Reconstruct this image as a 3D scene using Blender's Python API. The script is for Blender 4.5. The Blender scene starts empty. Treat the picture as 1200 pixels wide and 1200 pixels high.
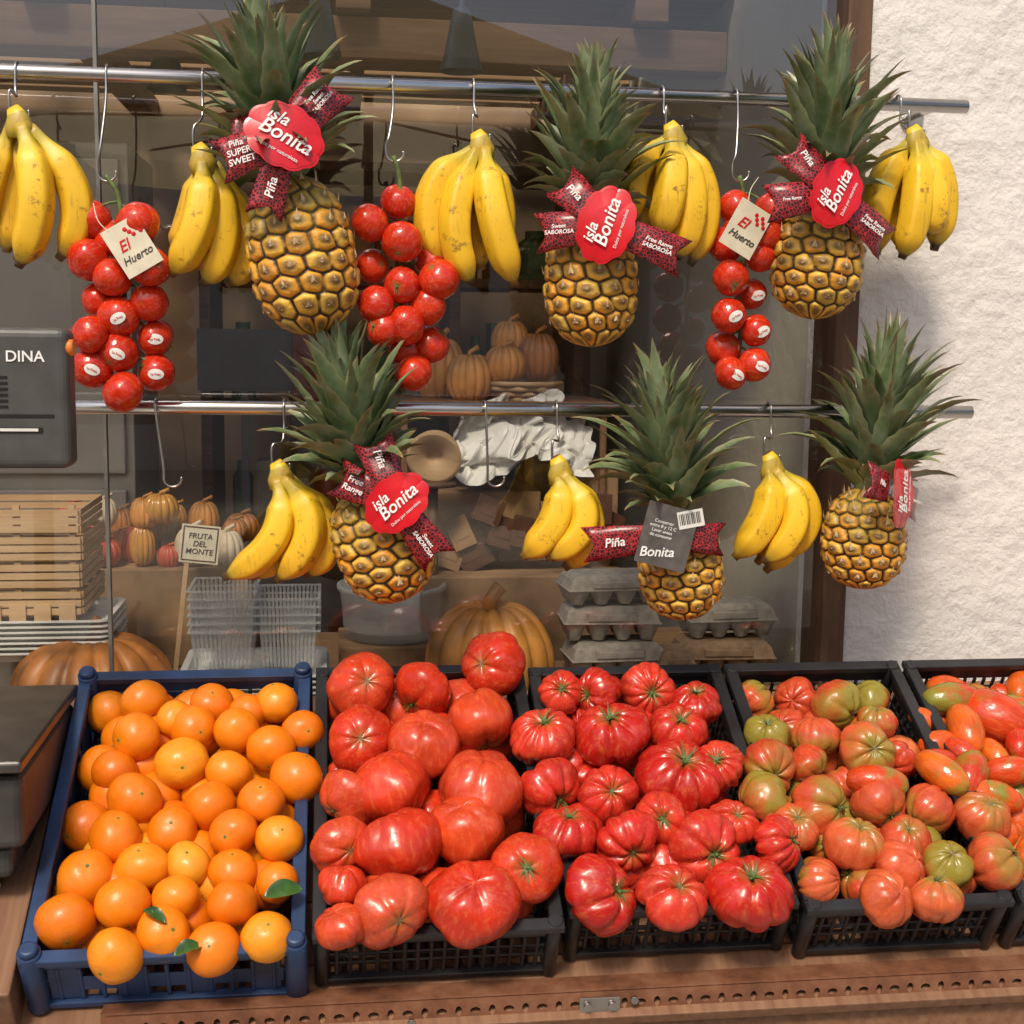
import bpy, bmesh, math, random
from mathutils import Matrix, Vector, noise
random.seed(7)
R=math.radians
sc=bpy.context.scene
col=sc.collection
pi=math.pi

# ---------------------------------------------------------------- materials
def newmat(name):
    m=bpy.data.materials.new(name); m.use_nodes=True
    nt=m.node_tree; b=nt.nodes["Principled BSDF"]
    return m,nt,b
def nd(nt,t,**kw):
    n=nt.nodes.new(t)
    for k,v in kw.items(): setattr(n,k,v)
    return n
def ramp(nt,fac,stops):
    r=nt.nodes.new("ShaderNodeValToRGB")
    while len(r.color_ramp.elements)<len(stops): r.color_ramp.elements.new(0.5)
    for e,(p,c) in zip(r.color_ramp.elements,stops):
        e.position=p; e.color=(c[0],c[1],c[2],1)
    nt.links.new(fac,r.inputs[0]); return r.outputs[0]
def mix(nt,fac,a,b,mode='MIX'):
    m=nt.nodes.new("ShaderNodeMix"); m.data_type='RGBA'; m.blend_type=mode
    for s,i in ((fac,0),(a,6),(b,7)):
        if hasattr(s,'is_linked'): nt.links.new(s,m.inputs[i])
        elif i==0: m.inputs[0].default_value=s
        else: m.inputs[i].default_value=(s[0],s[1],s[2],1)
    return m.outputs[2]
def noisef(nt,scale,detail=3,vec=None,rough=.5):
    n=nd(nt,"ShaderNodeTexNoise"); n.inputs["Scale"].default_value=scale; n.inputs["Detail"].default_value=detail
    n.inputs["Roughness"].default_value=rough
    if vec is None:
        tc=nt.nodes.new("ShaderNodeTexCoord"); vec=tc.outputs["Object"]
    nt.links.new(vec,n.inputs["Vector"]); return n.outputs["Fac"]
def bump(nt,b,h,strength=.3,dist=.002):
    bp=nd(nt,"ShaderNodeBump"); bp.inputs["Strength"].default_value=strength; bp.inputs["Distance"].default_value=dist
    nt.links.new(h,bp.inputs["Height"]); nt.links.new(bp.outputs[0],b.inputs["Normal"])
def mathn(nt,op,a,b=None):
    m=nd(nt,"ShaderNodeMath",operation=op)
    for s,i in ((a,0),(b,1)):
        if s is None: continue
        if hasattr(s,'is_linked'): nt.links.new(s,m.inputs[i])
        else: m.inputs[i].default_value=s
    return m.outputs[0]
def plain(name,c,rough=.5,metal=0,var=.12,scale=20,bmp=0):
    m,nt,b=newmat(name)
    f=noisef(nt,scale,3)
    d=[max(0,x*(1-var*2)) for x in c]; l=[min(1,x*(1+var*1.5)) for x in c]
    nt.links.new(ramp(nt,f,[(.3,d),(.7,l)]),b.inputs["Base Color"])
    b.inputs["Roughness"].default_value=rough; b.inputs["Metallic"].default_value=metal
    if bmp: bump(nt,b,noisef(nt,scale*5,3),bmp,.002)
    return m
def attr(nt,n):
    a=nd(nt,"ShaderNodeAttribute"); a.attribute_name=n; return a.outputs["Fac"]
def orand(nt): return nd(nt,"ShaderNodeObjectInfo").outputs["Random"]

def mat_orange():
    m,nt,b=newmat("orange_peel")
    r=orand(nt)
    c=ramp(nt,r,[(0,(.74,.165,.003)),(.5,(.82,.23,.004)),(.85,(.86,.33,.010)),(1,(.78,.36,.02))])
    f=noisef(nt,1.6,2); c2=mix(nt,mathn(nt,'MULTIPLY',f,.5),c,(.60,.10,.0))
    h_=attr(nt,"pole"); c2=mix(nt,ramp(nt,h_,[(.9,(0,0,0)),(1,(.5,.5,.5))]),c2,(.42,.26,.02))
    tc=nd(nt,"ShaderNodeTexCoord")
    v=nd(nt,"ShaderNodeTexVoronoi"); v.inputs["Scale"].default_value=26; nt.links.new(tc.outputs["Object"],v.inputs["Vector"])
    h=ramp(nt,v.outputs["Distance"],[(.0,(0,0,0)),(.35,(1,1,1))])
    nt.links.new(c2,b.inputs["Base Color"])
    b.inputs["Roughness"].default_value=.34
    bump(nt,b,h,.34,.012)
    return m
def mat_tomato(name,cols,green=0.0,shoulder=(.25,.12,.03),rough=.26,gcol=(.22,.24,.03),g0=1.05,g1=1.4):
    m,nt,b=newmat(name)
    r=orand(nt)
    c=ramp(nt,r,[(i/(len(cols)-1),k) for i,k in enumerate(cols)])
    f=noisef(nt,1.3,3)
    c=mix(nt,ramp(nt,f,[(.35,(0,0,0)),(.75,(.6,.6,.6))]),c,tuple(x*.55 for x in cols[0]))
    tc=nd(nt,"ShaderNodeTexCoord")
    mp=nd(nt,"ShaderNodeMapping"); mp.inputs["Scale"].default_value=(5,5,.6); nt.links.new(tc.outputs["Object"],mp.inputs[0])
    fl=noisef(nt,1.6,5,mp.outputs[0],.7)
    fl=ramp(nt,fl,[(.50,(0,0,0)),(.78,(.42,.42,.42))])
    c=mix(nt,fl,c,(.78,.26,.07))
    h=attr(nt,"pole")
    if green>0:
        g=noisef(nt,1.1,3)
        gg=mathn(nt,'ADD',mathn(nt,'MULTIPLY',g,.9),mathn(nt,'MULTIPLY',h,.75))
        rr=mathn(nt,'ADD',gg,mathn(nt,'MULTIPLY',mathn(nt,'POWER',mathn(nt,'FRACT',mathn(nt,'MULTIPLY',r,7.3)),2.0),green))
        k=ramp(nt,mathn(nt,'SUBTRACT',rr,.6),[(g0-.6,(0,0,0)),(min(1,g1-.6),(.92,.92,.92))])
        c=mix(nt,k,c,gcol)
    k2=ramp(nt,h,[(.84,(0,0,0)),(.985,(.75,.75,.75))])
    c=mix(nt,k2,c,shoulder)
    # corky scar where the stalk came away, small specks of blemish
    wob=mathn(nt,'ADD',h,mathn(nt,'MULTIPLY',mathn(nt,'SUBTRACT',noisef(nt,6,4),.5),.05))
    k3=ramp(nt,wob,[(.945,(0,0,0)),(.965,(.85,.85,.85))]); c=mix(nt,k3,c,(.22,.12,.05))
    sp=ramp(nt,noisef(nt,9,5,None,.7),[(.68,(0,0,0)),(.74,(.5,.5,.5))]); c=mix(nt,sp,c,(.30,.10,.03))
    nt.links.new(c,b.inputs["Base Color"])
    nt.links.new(ramp(nt,noisef(nt,2.5,4),[(.3,(rough*.75,)*3),(.7,(rough*1.5,)*3)]),b.inputs["Roughness"])
    b.inputs["Specular IOR Level"].default_value=.5
    bump(nt,b,noisef(nt,2.2,2),.06,.05)
    return m
def mat_banana():
    m,nt,b=newmat("banana_peel")
    t=attr(nt,"t")
    base=ramp(nt,t,[(0,(.34,.27,.05)),(.08,(.46,.42,.04)),(.22,(.82,.52,.018)),(.85,(.80,.47,.018)),(.93,(.50,.36,.03)),(.965,(.045,.028,.015))])
    tc=nd(nt,"ShaderNodeTexCoord")
    s=noisef(nt,42,6,tc.outputs["Object"],.75)
    k=ramp(nt,s,[(.58,(0,0,0)),(.66,(.85,.85,.85))])
    c=mix(nt,k,base,(.20,.09,.02))
    s2=noisef(nt,12,4); c=mix(nt,ramp(nt,s2,[(.35,(0,0,0)),(.75,(.55,.55,.55))]),c,(.56,.30,.012))
    mp=nd(nt,"ShaderNodeMapping"); mp.inputs["Scale"].default_value=(60,60,9); nt.links.new(tc.outputs["Object"],mp.inputs[0])
    s3=noisef(nt,3,4,mp.outputs[0],.6); c=mix(nt,ramp(nt,s3,[(.58,(0,0,0)),(.70,(.5,.5,.5))]),c,(.28,.15,.03))
    nt.links.new(c,b.inputs["Base Color"]); b.inputs["Roughness"].default_value=.45
    bump(nt,b,s2,.2,.004)
    return m
def mat_pine():
    m,nt,b=newmat("pineapple_rind")
    e=attr(nt,"edge"); c=attr(nt,"ctr"); t=attr(nt,"t"); q=attr(nt,"eye")
    hi=ramp(nt,q,[(0,(.68,.30,.030)),(.35,(.84,.36,.022)),(.7,(.86,.50,.06)),(1,(.58,.38,.06))])
    k=mix(nt,ramp(nt,e,[(.14,(0,0,0)),(.38,(1,1,1))]),(.028,.012,.005),hi)
    k2=mix(nt,ramp(nt,c,[(.20,(0,0,0)),(.42,(1,1,1))]),ramp(nt,c,[(0,(.56,.40,.22)),(.09,(.13,.065,.022)),(.25,(.30,.17,.04))]),hi)
    w=ramp(nt,c,[(.28,(1,1,1)),(.48,(0,0,0))])
    cc=mix(nt,w,k,k2)
    f=noisef(nt,38,5,None,.65); cc=mix(nt,ramp(nt,f,[(.42,(0,0,0)),(.75,(.6,.6,.6))]),cc,(.28,.15,.03))
    tt=ramp(nt,t,[(.5,(0,0,0)),(1,(.55,.55,.55))]); cc=mix(nt,tt,cc,(.20,.19,.04))
    nt.links.new(cc,b.inputs["Base Color"]); b.inputs["Roughness"].default_value=.42
    bump(nt,b,noisef(nt,170,4),.6,.003)
    return m
def mat_leaf():
    m,nt,b=newmat("pineapple_leaf")
    t=attr(nt,"t"); e=attr(nt,"side")
    k=ramp(nt,t,[(0,(.24,.28,.13)),(.3,(.085,.145,.05)),(.82,(.085,.135,.045)),(.95,(.24,.13,.05))])
    f=noisef(nt,24,5,None,.6); k=mix(nt,ramp(nt,f,[(.38,(0,0,0)),(.68,(.8,.8,.8))]),k,(.25,.30,.18))
    k=mix(nt,mathn(nt,'MULTIPLY',mathn(nt,'POWER',e,3.0),.5),k,(.36,.33,.16))
    nt.links.new(k,b.inputs["Base Color"]); b.inputs["Roughness"].default_value=.38
    bump(nt,b,noisef(nt,90,2),.2,.002)
    return m
def mat_wood(name,c1,c2,scale=6,axis=(1,12,12),rough=.65):
    m,nt,b=newmat(name)
    tc=nd(nt,"ShaderNodeTexCoord"); mp=nd(nt,"ShaderNodeMapping"); mp.inputs["Scale"].default_value=axis
    nt.links.new(tc.outputs["Object"],mp.inputs[0])
    f=noisef(nt,scale,6,mp.outputs[0],.65); g=noisef(nt,3,3)
    c=ramp(nt,f,[(.3,c1),(.7,c2)]); c=mix(nt,mathn(nt,'MULTIPLY',g,.4),c,tuple(x*.5 for x in c1))
    nt.links.new(c,b.inputs["Base Color"]); b.inputs["Roughness"].default_value=rough
    bump(nt,b,f,.4,.002); return m
def mat_plaster(name,c,bs=1.0):
    m,nt,b=newmat(name)
    f=noisef(nt,2.2,5); g=noisef(nt,30,6,None,.6); g2=noisef(nt,8,4)
    col=ramp(nt,f,[(.3,[x*.88 for x in c]),(.7,c)])
    nt.links.new(col,b.inputs["Base Color"]); b.inputs["Roughness"].default_value=.85
    h=mathn(nt,'ADD',g,mathn(nt,'MULTIPLY',g2,1.5))
    bump(nt,b,h,.62*bs,.014); return m
def mat_glass():
    m,nt,b=newmat("window_glass"); nt.nodes.remove(b)
    o=nt.nodes["Material Output"]
    tr=nd(nt,"ShaderNodeBsdfTransparent"); tr.inputs[0].default_value=(.96,.97,.96,1)
    gl=nd(nt,"ShaderNodeBsdfGlossy"); gl.inputs["Roughness"].default_value=.0
    lw=nd(nt,"ShaderNodeLayerWeight"); lw.inputs[0].default_value=.5
    fac=mathn(nt,'ADD',mathn(nt,'MULTIPLY',mathn(nt,'POWER',lw.outputs["Facing"],4.0),.8),.11)
    mx=nd(nt,"ShaderNodeMixShader"); nt.links.new(fac,mx.inputs[0]); nt.links.new(tr.outputs[0],mx.inputs[1]); nt.links.new(gl.outputs[0],mx.inputs[2])
    nt.links.new(mx.outputs[0],o.inputs[0]); return m
def mat_clear():
    m,nt,b=newmat("clear_plastic"); nt.nodes.remove(b)
    o=nt.nodes["Material Output"]
    tr=nd(nt,"ShaderNodeBsdfTransparent"); tr.inputs[0].default_value=(.9,.92,.92,1)
    df=nd(nt,"ShaderNodeBsdfDiffuse"); df.inputs[0].default_value=(.8,.8,.78,1)
    gl=nd(nt,"ShaderNodeBsdfGlossy"); gl.inputs["Roughness"].default_value=.1
    m1=nd(nt,"ShaderNodeMixShader"); m1.inputs[0].default_value=.30; nt.links.new(tr.outputs[0],m1.inputs[1]); nt.links.new(df.outputs[0],m1.inputs[2])
    m2=nd(nt,"ShaderNodeMixShader"); m2.inputs[0].default_value=.12; nt.links.new(m1.outputs[0],m2.inputs[1]); nt.links.new(gl.outputs[0],m2.inputs[2])
    nt.links.new(m2.outputs[0],o.inputs[0]); return m
def mat_pattern(name,c1,c2,scale=120):
    m,nt,b=newmat(name)
    tc=nd(nt,"ShaderNodeTexCoord"); v=nd(nt,"ShaderNodeTexVoronoi",feature='DISTANCE_TO_EDGE'); v.inputs["Scale"].default_value=scale
    nt.links.new(tc.outputs["Object"],v.inputs["Vector"])
    nt.links.new(ramp(nt,v.outputs[0],[(.0,c1),(.07,c1),(.11,c2)]),b.inputs["Base Color"]); b.inputs["Roughness"].default_value=.3
    return m
def mat_rust():
    m,nt,b=newmat("rusty_iron")
    f=noisef(nt,14,6,None,.7); g=noisef(nt,60,4)
    c=ramp(nt,f,[(.3,(.11,.038,.018)),(.5,(.25,.095,.045)),(.7,(.36,.18,.10))])
    c=mix(nt,mathn(nt,'MULTIPLY',g,.5),c,(.08,.045,.03))
    nt.links.new(c,b.inputs["Base Color"]); b.inputs["Roughness"].default_value=.55; b.inputs["Metallic"].default_value=.15
    bump(nt,b,g,.4,.002); return m

M_orange=mat_orange()
M_beef=mat_tomato("beefsteak_skin",[(.54,.026,.008),(.62,.045,.012),(.56,.065,.022),(.66,.06,.012)],0,(.34,.12,.03),.24)
M_rib=mat_tomato("ribbed_tomato_skin",[(.46,.012,.008),(.58,.024,.014),(.62,.045,.022)],0.0,(.30,.14,.03),.22)
M_raf=mat_tomato("green_shouldered_skin",[(.52,.045,.018),(.60,.11,.035),(.50,.028,.012),(.60,.15,.04)],.60,(.22,.17,.03),.24,(.24,.22,.03),.97,1.36)
M_plum=mat_tomato("plum_tomato_skin",[(.56,.035,.008),(.68,.14,.010),(.50,.018,.008)],.42,(.22,.20,.03),.2,(.20,.22,.03),1.02,1.3)
M_vine=mat_tomato("small_tomato_skin",[(.54,.018,.006),(.62,.034,.008),(.56,.024,.008)],0,(.42,.08,.02),.16)
M_calyx=plain("calyx_green",(.10,.15,.035),.6,0,.25,60)
M_ban=mat_banana(); M_pine=mat_pine(); M_leaf=mat_leaf()
M_bract=plain("bract",(.38,.24,.10),.7,0,.3,80)
M_steel=plain("stainless_steel",(.60,.57,.54),.24,1,.06,8)
M_dsteel=plain("worn_steel_plate",(.16,.15,.14),.4,1,.15,14)
M_hook=plain("hook_steel",(.45,.43,.40),.3,1,.08,40)
M_blk=plain("black_plastic",(.016,.016,.018),.38,0,.25,12,.1)
M_blue=plain("blue_plastic",(.016,.042,.115),.45,0,.35,9,.15)
M_plaster=mat_plaster("white_plaster",(.74,.70,.65))
M_int=mat_plaster("beige_plaster",(.50,.45,.35),.3)
M_brown=mat_wood("dark_brown_wood",(.085,.04,.018),(.17,.085,.04),5,(12,12,1))
M_board=mat_wood("worn_board",(.16,.065,.03),(.30,.16,.085),5,(12,1,12))
M_ceil=mat_wood("ceiling_boards",(.22,.115,.05),(.40,.235,.11),4,(1,10,10))
M_crate_w=mat_wood("poplar_slats",(.50,.31,.15),(.66,.45,.25),5,(1,10,10))
M_glass=mat_glass(); M_clear=mat_clear()
M_white=plain("white_plastic",(.68,.67,.62),.35,0,.06,10)
M_tagred=plain("label_red",(.58,.008,.016),.25,0,.06,30)
M_tagpat=mat_pattern("ribbon_print",(.44,.03,.035),(.045,.010,.013),190)
M_text=plain("white_print",(.80,.79,.76),.4,0,.02,30)
M_dark=plain("dark_print",(.05,.04,.04),.5,0,.1,30)
M_choc=plain("brown_packaging",(.085,.035,.018),.3,0,.3,14)
M_greycard=plain("grey_card",(.09,.08,.072),.45,0,.15,60)
M_cream=plain("cream_card",(.66,.60,.45),.55,0,.06,30)
M_grey=plain("scale_grey",(.065,.065,.06),.42,0,.1,30,.1)
M_scaledark=plain("scale_dark",(.04,.038,.035),.5,0,.2,20,.1)
M_oran=plain("orange_button",(.70,.18,.02),.4)
M_rust=mat_rust()
M_pump=plain("pumpkin_skin",(.54,.23,.045),.45,0,.35,9,.15)
M_pumpd=plain("pumpkin_skin_dark",(.38,.14,.03),.45,0,.4,9,.15)
M_egg=plain("egg_carton_pulp",(.42,.37,.31),.9,0,.12,60,.4)
M_egg2=plain("egg_carton_cardboard",(.38,.25,.15),.9,0,.12,60,.4)
M_card=plain("cardboard",(.29,.17,.085),.85,0,.3,8)
M_lamp=plain("lamp_enamel",(.07,.09,.07),.35,0,.1,10)
M_hole=plain("flat_black",(.01,.009,.008),.9)  # flat black for the scale's seams, vent slots and feet
M_melon=plain("melon_flesh",(.76,.28,.05),.35,0,.2,25)
M_green=plain("screen_green",(.12,.30,.09),.4,0,.2,15)
M_paper=plain("wrapping_paper",(.74,.72,.67),.4,0,.06,12)

# ---------------------------------------------------------------- helpers
def link(o,parent=None,mw=None):
    col.objects.link(o)
    if parent: o.parent=parent
    if mw is not None:
        if parent: o.matrix_local=mw
        else: o.matrix_world=mw
    return o
def empty(name,mw=None):
    e=bpy.data.objects.new(name,None); e.empty_display_size=.05
    return link(e,None,mw)
def obj(name,me,mats=None,parent=None,mw=None,smooth=False):
    if isinstance(me,bmesh.types.BMesh):
        b=me; me=bpy.data.meshes.new(name); b.normal_update(); b.to_mesh(me); b.free()
    if mats:
        me.materials.clear()
        for m in mats: me.materials.append(m)
    if smooth: me.polygons.foreach_set("use_smooth",[True]*len(me.polygons))
    return link(bpy.data.objects.new(name,me),parent,mw)
def box(bm,c,s,rot=None,mi=0):
    M=Matrix.Translation(c)
    if rot is not None: M=M@rot
    M=M@Matrix.Diagonal((s[0],s[1],s[2],1))
    r=bmesh.ops.create_cube(bm,size=1,matrix=M)
    for v in r['verts']:
        for f in v.link_faces: f.material_index=mi
def box2(bm,a,b,mi=0):
    box(bm,[(a[i]+b[i])/2 for i in range(3)],[abs(b[i]-a[i]) for i in range(3)],None,mi)
def bevel(o,w=.002,seg=2):
    m=o.modifiers.new("bevel",'BEVEL'); m.width=w; m.segments=seg; m.limit_method='ANGLE'; m.angle_limit=R(40)
    return o
def tube(bm,pts,rad,n=8,mi=0,cap=True,layer=None,tv=None,prof=None):
    pts=[Vector(p) for p in pts]; N=len(pts)
    if not hasattr(rad,'__len__'): rad=[rad]*N
    T=[(pts[min(i+1,N-1)]-pts[max(i-1,0)]).normalized() for i in range(N)]
    up=Vector((0,1,0)) if abs(T[0].y)<.9 else Vector((1,0,0))
    nrm=(up-T[0]*up.dot(T[0])).normalized(); rings=[]
    for i in range(N):
        nrm=(nrm-T[i]*nrm.dot(T[i])).normalized(); bi=T[i].cross(nrm)
        ring=[]
        for k in range(n):
            a=2*pi*k/n; rr=rad[i]*(prof(a) if prof else 1)
            v=bm.verts.new(pts[i]+nrm*math.cos(a)*rr+bi*math.sin(a)*rr)
            if layer is not None: v[layer]=tv[i]
            ring.append(v)
        rings.append(ring)
    for i in range(N-1):
        for k in range(n):
            f=bm.faces.new((rings[i][k],rings[i][(k+1)%n],rings[i+1][(k+1)%n],rings[i+1][k])); f.material_index=mi; f.smooth=True
    if cap:
        for rg,fl in ((rings[0],True),(rings[-1],False)):
            f=bm.faces.new(rg[::-1] if fl else rg); f.material_index=mi
    return rings
def circ(bm,prof,n=32,mi=0,c=(0,0,0)):
    rings=[[bm.verts.new((c[0]+r*math.cos(2*pi*k/n),c[1]+r*math.sin(2*pi*k/n),c[2]+z)) for k in range(n)] for r,z in prof]
    for i in range(len(rings)-1):
        for k in range(n):
            f=bm.faces.new((rings[i][k],rings[i][(k+1)%n],rings[i+1][(k+1)%n],rings[i+1][k])); f.material_index=mi; f.smooth=True
def spline(pts,n):
    P=[Vector(p) for p in pts]; P=[P[0]*2-P[1]]+P+[P[-1]*2-P[-2]]; out=[]
    S=len(P)-3
    for j in range(n+1):
        u=j/n*S; i=min(int(u),S-1); t=u-i
        a,b,c,d=P[i:i+4]
        out.append(.5*((2*b)+(c-a)*t+(2*a-5*b+4*c-d)*t*t+(3*b-a-3*c+d)*t**3))
    return out
def text(name,s,size,mat,parent,mw,ext=.0003,shear=0):
    c=bpy.data.curves.new(name,"FONT"); c.body=s; c.size=size; c.align_x='CENTER'; c.align_y='CENTER'; c.extrude=ext; c.resolution_u=4
    c.shear=shear
    if shear: c.offset=size*.012
    c.materials.append(mat)
    return link(bpy.data.objects.new(name,c),parent,mw)

# ---------------------------------------------------------------- fruit meshes
def fruit_mesh(name,mat,nr=0,ra=0.,flat=.85,dim=.15,stem=True,seed=0,long=1.0,nu=48,nv=26,calyx=True):
    rnd=random.Random(seed); bm=bmesh.new(); lay=bm.verts.layers.float.new("pole")
    ph=[rnd.uniform(-.25,.25) for _ in range(8)]; off=rnd.uniform(0,9)
    rings=[]
    for j in range(nv+1):
        th=pi*j/nv; ring=[]
        for k in range(nu if 0<j<nv else 1):
            p=2*pi*k/nu
            pw=p+.18*math.sin(p+ph[0]*8)+.10*math.sin(2*p+ph[1]*9)
            r=1.0
            if nr:
                g=(1-abs(math.sin(nr*pw/2+off)))
                w=.30+.70*abs(math.cos(th))**1.0
                r-=ra*g**1.6*w*(.8+.5*math.sin(p*2+ph[2]*20))
            d=Vector((math.sin(th)*math.cos(p),math.sin(th)*math.sin(p),math.cos(th)))
            r+=(.15 if nr else .05)*(noise.noise(d*1.1+Vector((seed*3.7,1,2))))+.025*noise.noise(d*3+Vector((seed,5,1)))
            rho=math.sin(th)*r
            x,y=rho*math.cos(p),rho*math.sin(p)
            z=math.cos(th)*flat*r*long
            if th<pi/2: z-=dim*math.exp(-(rho/.28)**2)*1.2
            else: z+=dim*.6*math.exp(-(rho/.25)**2)
            v=bm.verts.new((x,y,z)); v[lay]=max(0,1-th/(pi*.95))
            ring.append(v)
        rings.append(ring)
    for j in range(nv):
        a,b=rings[j],rings[j+1]
        for k in range(nu):
            k2=(k+1)%nu
            if j==0: f=bm.faces.new((a[0],b[k],b[k2]))
            elif j==nv-1: f=bm.faces.new((a[k],b[0],a[k2]))
            else: f=bm.faces.new((a[k],b[k],b[k2],a[k2]))
            f.smooth=True
    zt=flat*long-dim*1.2
    if calyx:
        ns=5+seed%3
        for i in range(ns):
            a=2*pi*i/ns+rnd.uniform(-.3,.3); L=rnd.uniform(.24,.46); w=.045
            pr=[]
            for s in range(5):
                t=s/4; rr=L*t; zz=zt+.03+dim*1.2*(1-math.exp(-(rr/.28)**2))*.95+.04*math.sin(t*3+i)+(.08*t*t if i%2 else .02)
                a2=a+.5*t*math.sin(i*2.1+seed)
                c=Vector((rr*math.cos(a2),rr*math.sin(a2),zz)); s_=Vector((-math.sin(a2),math.cos(a2),0))*w*(1-t*.9)
                pr.append((bm.verts.new(c-s_),bm.verts.new(c+s_+Vector((0,0,.01)))))
            for s in range(4):
                f=bm.faces.new((pr[s][0],pr[s+1][0],pr[s+1][1],pr[s][1])); f.material_index=1; f.smooth=True
        tube(bm,[(0,0,zt-.02),(.01,.0,zt+.06),(.04,.02,zt+.14)],[.05,.035,.045],8,1)
    elif stem:
        tube(bm,[(0,0,zt-.03),(0,0,zt+.015)],[.07,.05],10,1)
    me=bpy.data.meshes.new(name); bm.normal_update(); bm.to_mesh(me); bm.free()
    me.materials.append(mat); me.materials.append(M_calyx)
    return me
oranges=[fruit_mesh("orange_fruit",M_orange,0,0,.90+.03*(i%3),.03,True,i,1,40,22,False) for i in range(5)]
beefs=[fruit_mesh("beefsteak",M_beef,5+i%3,.09,.82,.10,i>2,20+i,1,60,26,i==3 or i==5) for i in range(7)]
ribs=[fruit_mesh("ribbed_tomato",M_rib,6+i,.17+.03*(i%3),.76,.20,True,40+i,1,88,26,i!=2) for i in range(7)]
rafs=[fruit_mesh("heirloom_tomato",M_raf,5+i,.15,.86,.14,True,60+i,1,72,26,i%3==0) for i in range(6)]
plums=[fruit_mesh("plum_tomato",M_plum,0,.0,.9,.05,True,80+i,1.75+.15*i,36,22,False) for i in range(3)]
vines=[fruit_mesh("small_tomato",M_vine,0,.0,.92,.04,True,90+i,1,36,20,i==0) for i in range(3)]

# ---------------------------------------------------------------- setting
bm=bmesh.new(); box2(bm,(-60,-60,-.1),(60,60,0)); o=obj("pavement",bm,[plain("paving_stone",(.34,.31,.27),.8,0,.15,1.5,.2)])
bm=bmesh.new()
WX0,WX1,WZ0,WZ1=-1.8,.937,.72,2.34
WT=3.2
box2(bm,(WX1,0,0),(5,.25,WT))
box2(bm,(-5,0,0),(WX0,.25,WT))
box2(bm,(WX0,0,0),(WX1,.25,WZ0))
box2(bm,(WX0,0,WZ1),(WX1,.25,WT))
shop=empty("shop_building")
obj("street_wall",bm,[M_plaster],shop)
bm=bmesh.new()
box2(bm,(WX1-.045,-.012,WZ0),(WX1,.10,WZ1)); box2(bm,(WX0,-.012,WZ1-.05),(WX1-.047,.10,WZ1)); box2(bm,(WX0,-.012,WZ0),(WX1-.047,.10,WZ0+.05))
bevel(obj("window_frame",bm,[M_brown],shop),.003)
bm=bmesh.new(); box2(bm,(-.400,.012,WZ0+.05),(-.394,.03,WZ1-.05))
obj("pane_joint",bm,[plain("alu_grey",(.22,.21,.19),.4,.4)],shop)
bm=bmesh.new()
vs=[bm.verts.new(p) for p in ((WX0,.02,WZ0),(WX1-.045,.02,WZ0),(WX1-.045,.02,WZ1),(WX0,.02,WZ1))]; bm.faces.new(vs)
obj("window_glass",bm,[M_glass],shop)
bm=bmesh.new(); box2(bm,(.94,.252,0),(1.04,2.6,2.6)); obj("interior_side_wall",bm,[M_int],shop)
bm=bmesh.new(); box2(bm,(-2.2,2.6,0),(1.04,2.7,2.8)); obj("interior_back_wall",bm,[plain("interior_back_paint",(.36,.24,.14),.8,0,.35,2)],shop)
bm=bmesh.new()
for i in range(12): box2(bm,(-1.6,.852+i*.145,2.36+.002*(i%2)),(.938,.852+i*.145+(.138 if i<6 else .09),2.40))  # gaps between the rear boards added to let sun into the interior
for i in range(4): box2(bm,(-1.4+i*.7,.852,2.29),(-1.32+i*.7,2.6,2.358))
box2(bm,(-1.6,.9,2.19),(.938,1.0,2.285))
bevel(obj("ceiling_boards",bm,[M_ceil],shop),.003)
bm=bmesh.new(); box2(bm,(-5,.252,.001),(.938,2.6,.02)); obj("interior_floor",bm,[plain("tile_floor",(.4,.34,.27),.4)],shop)
bm=bmesh.new(); box2(bm,(-5.1,.252,0),(-5,2.7,2.6)); obj("interior_end_wall",bm,[M_int],shop)
bm=bmesh.new(); box2(bm,(-1.8,.252,.76),(.936,1.0,.80)); box2(bm,(-1.8,.98,.02),(.936,1.0,.758)); box2(bm,(-1.798,.022,.772),(.89,.25,.80))
bevel(obj("window_display_shelf",bm,[mat_wood("shelf_wood",(.16,.09,.045),(.28,.16,.08))]),.003)
bm=bmesh.new()
for z in (.5,.9,1.3,1.7,2.05): box2(bm,(-.38,1.9,z),(.75,2.3,z+.03))
for x in (-.42,.35,.75): box2(bm,(x,1.88,.02),(x+.035,2.32,2.15))
bevel(obj("shelving_unit",bm,[mat_wood("shelving_wood",(.13,.06,.03),(.26,.14,.07))]),.003)
rnd=random.Random(3)
goods=empty("shelf_goods")
gm=[M_card,plain("tin_red",(.42,.06,.03),.4),plain("jar_amber",(.52,.25,.05),.2),plain("bag_cream",(.58,.48,.34),.6),plain("tin_green",(.12,.22,.08),.4)]
for z in (.93,1.33,1.73):
    x=-.34
    while x<.68:
        w=rnd.uniform(.05,.12); h=rnd.uniform(.12,.28); bm=bmesh.new()
        if rnd.random()<.6:
            circ(bm,[(0,0),(w/2,0),(w/2,h*.75),(w*.3,h*.86),(w*.3,h),(0,h)],20)
        else: box2(bm,(-w/2,-.08,0),(w/2,.08,h))
        box2(bm,(-w*.3,-w/2-.008 if w<.01 else -.083,h*.2),(w*.3,-.0805,h*.55),1)
        bevel(obj("pack",bm,[rnd.choice(gm),M_cream],goods,Matrix.Translation((x+w/2,2.06,z+.001)),False),.005)
        x+=w+.015
bm=bmesh.new(); box2(bm,(-1.6,1.05,.02),(-.50,1.5,2.0)); box2(bm,(-1.58,1.03,1.2),(-1.06,1.048,1.96)); box2(bm,(-1.04,1.03,1.2),(-.52,1.048,1.96))
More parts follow.
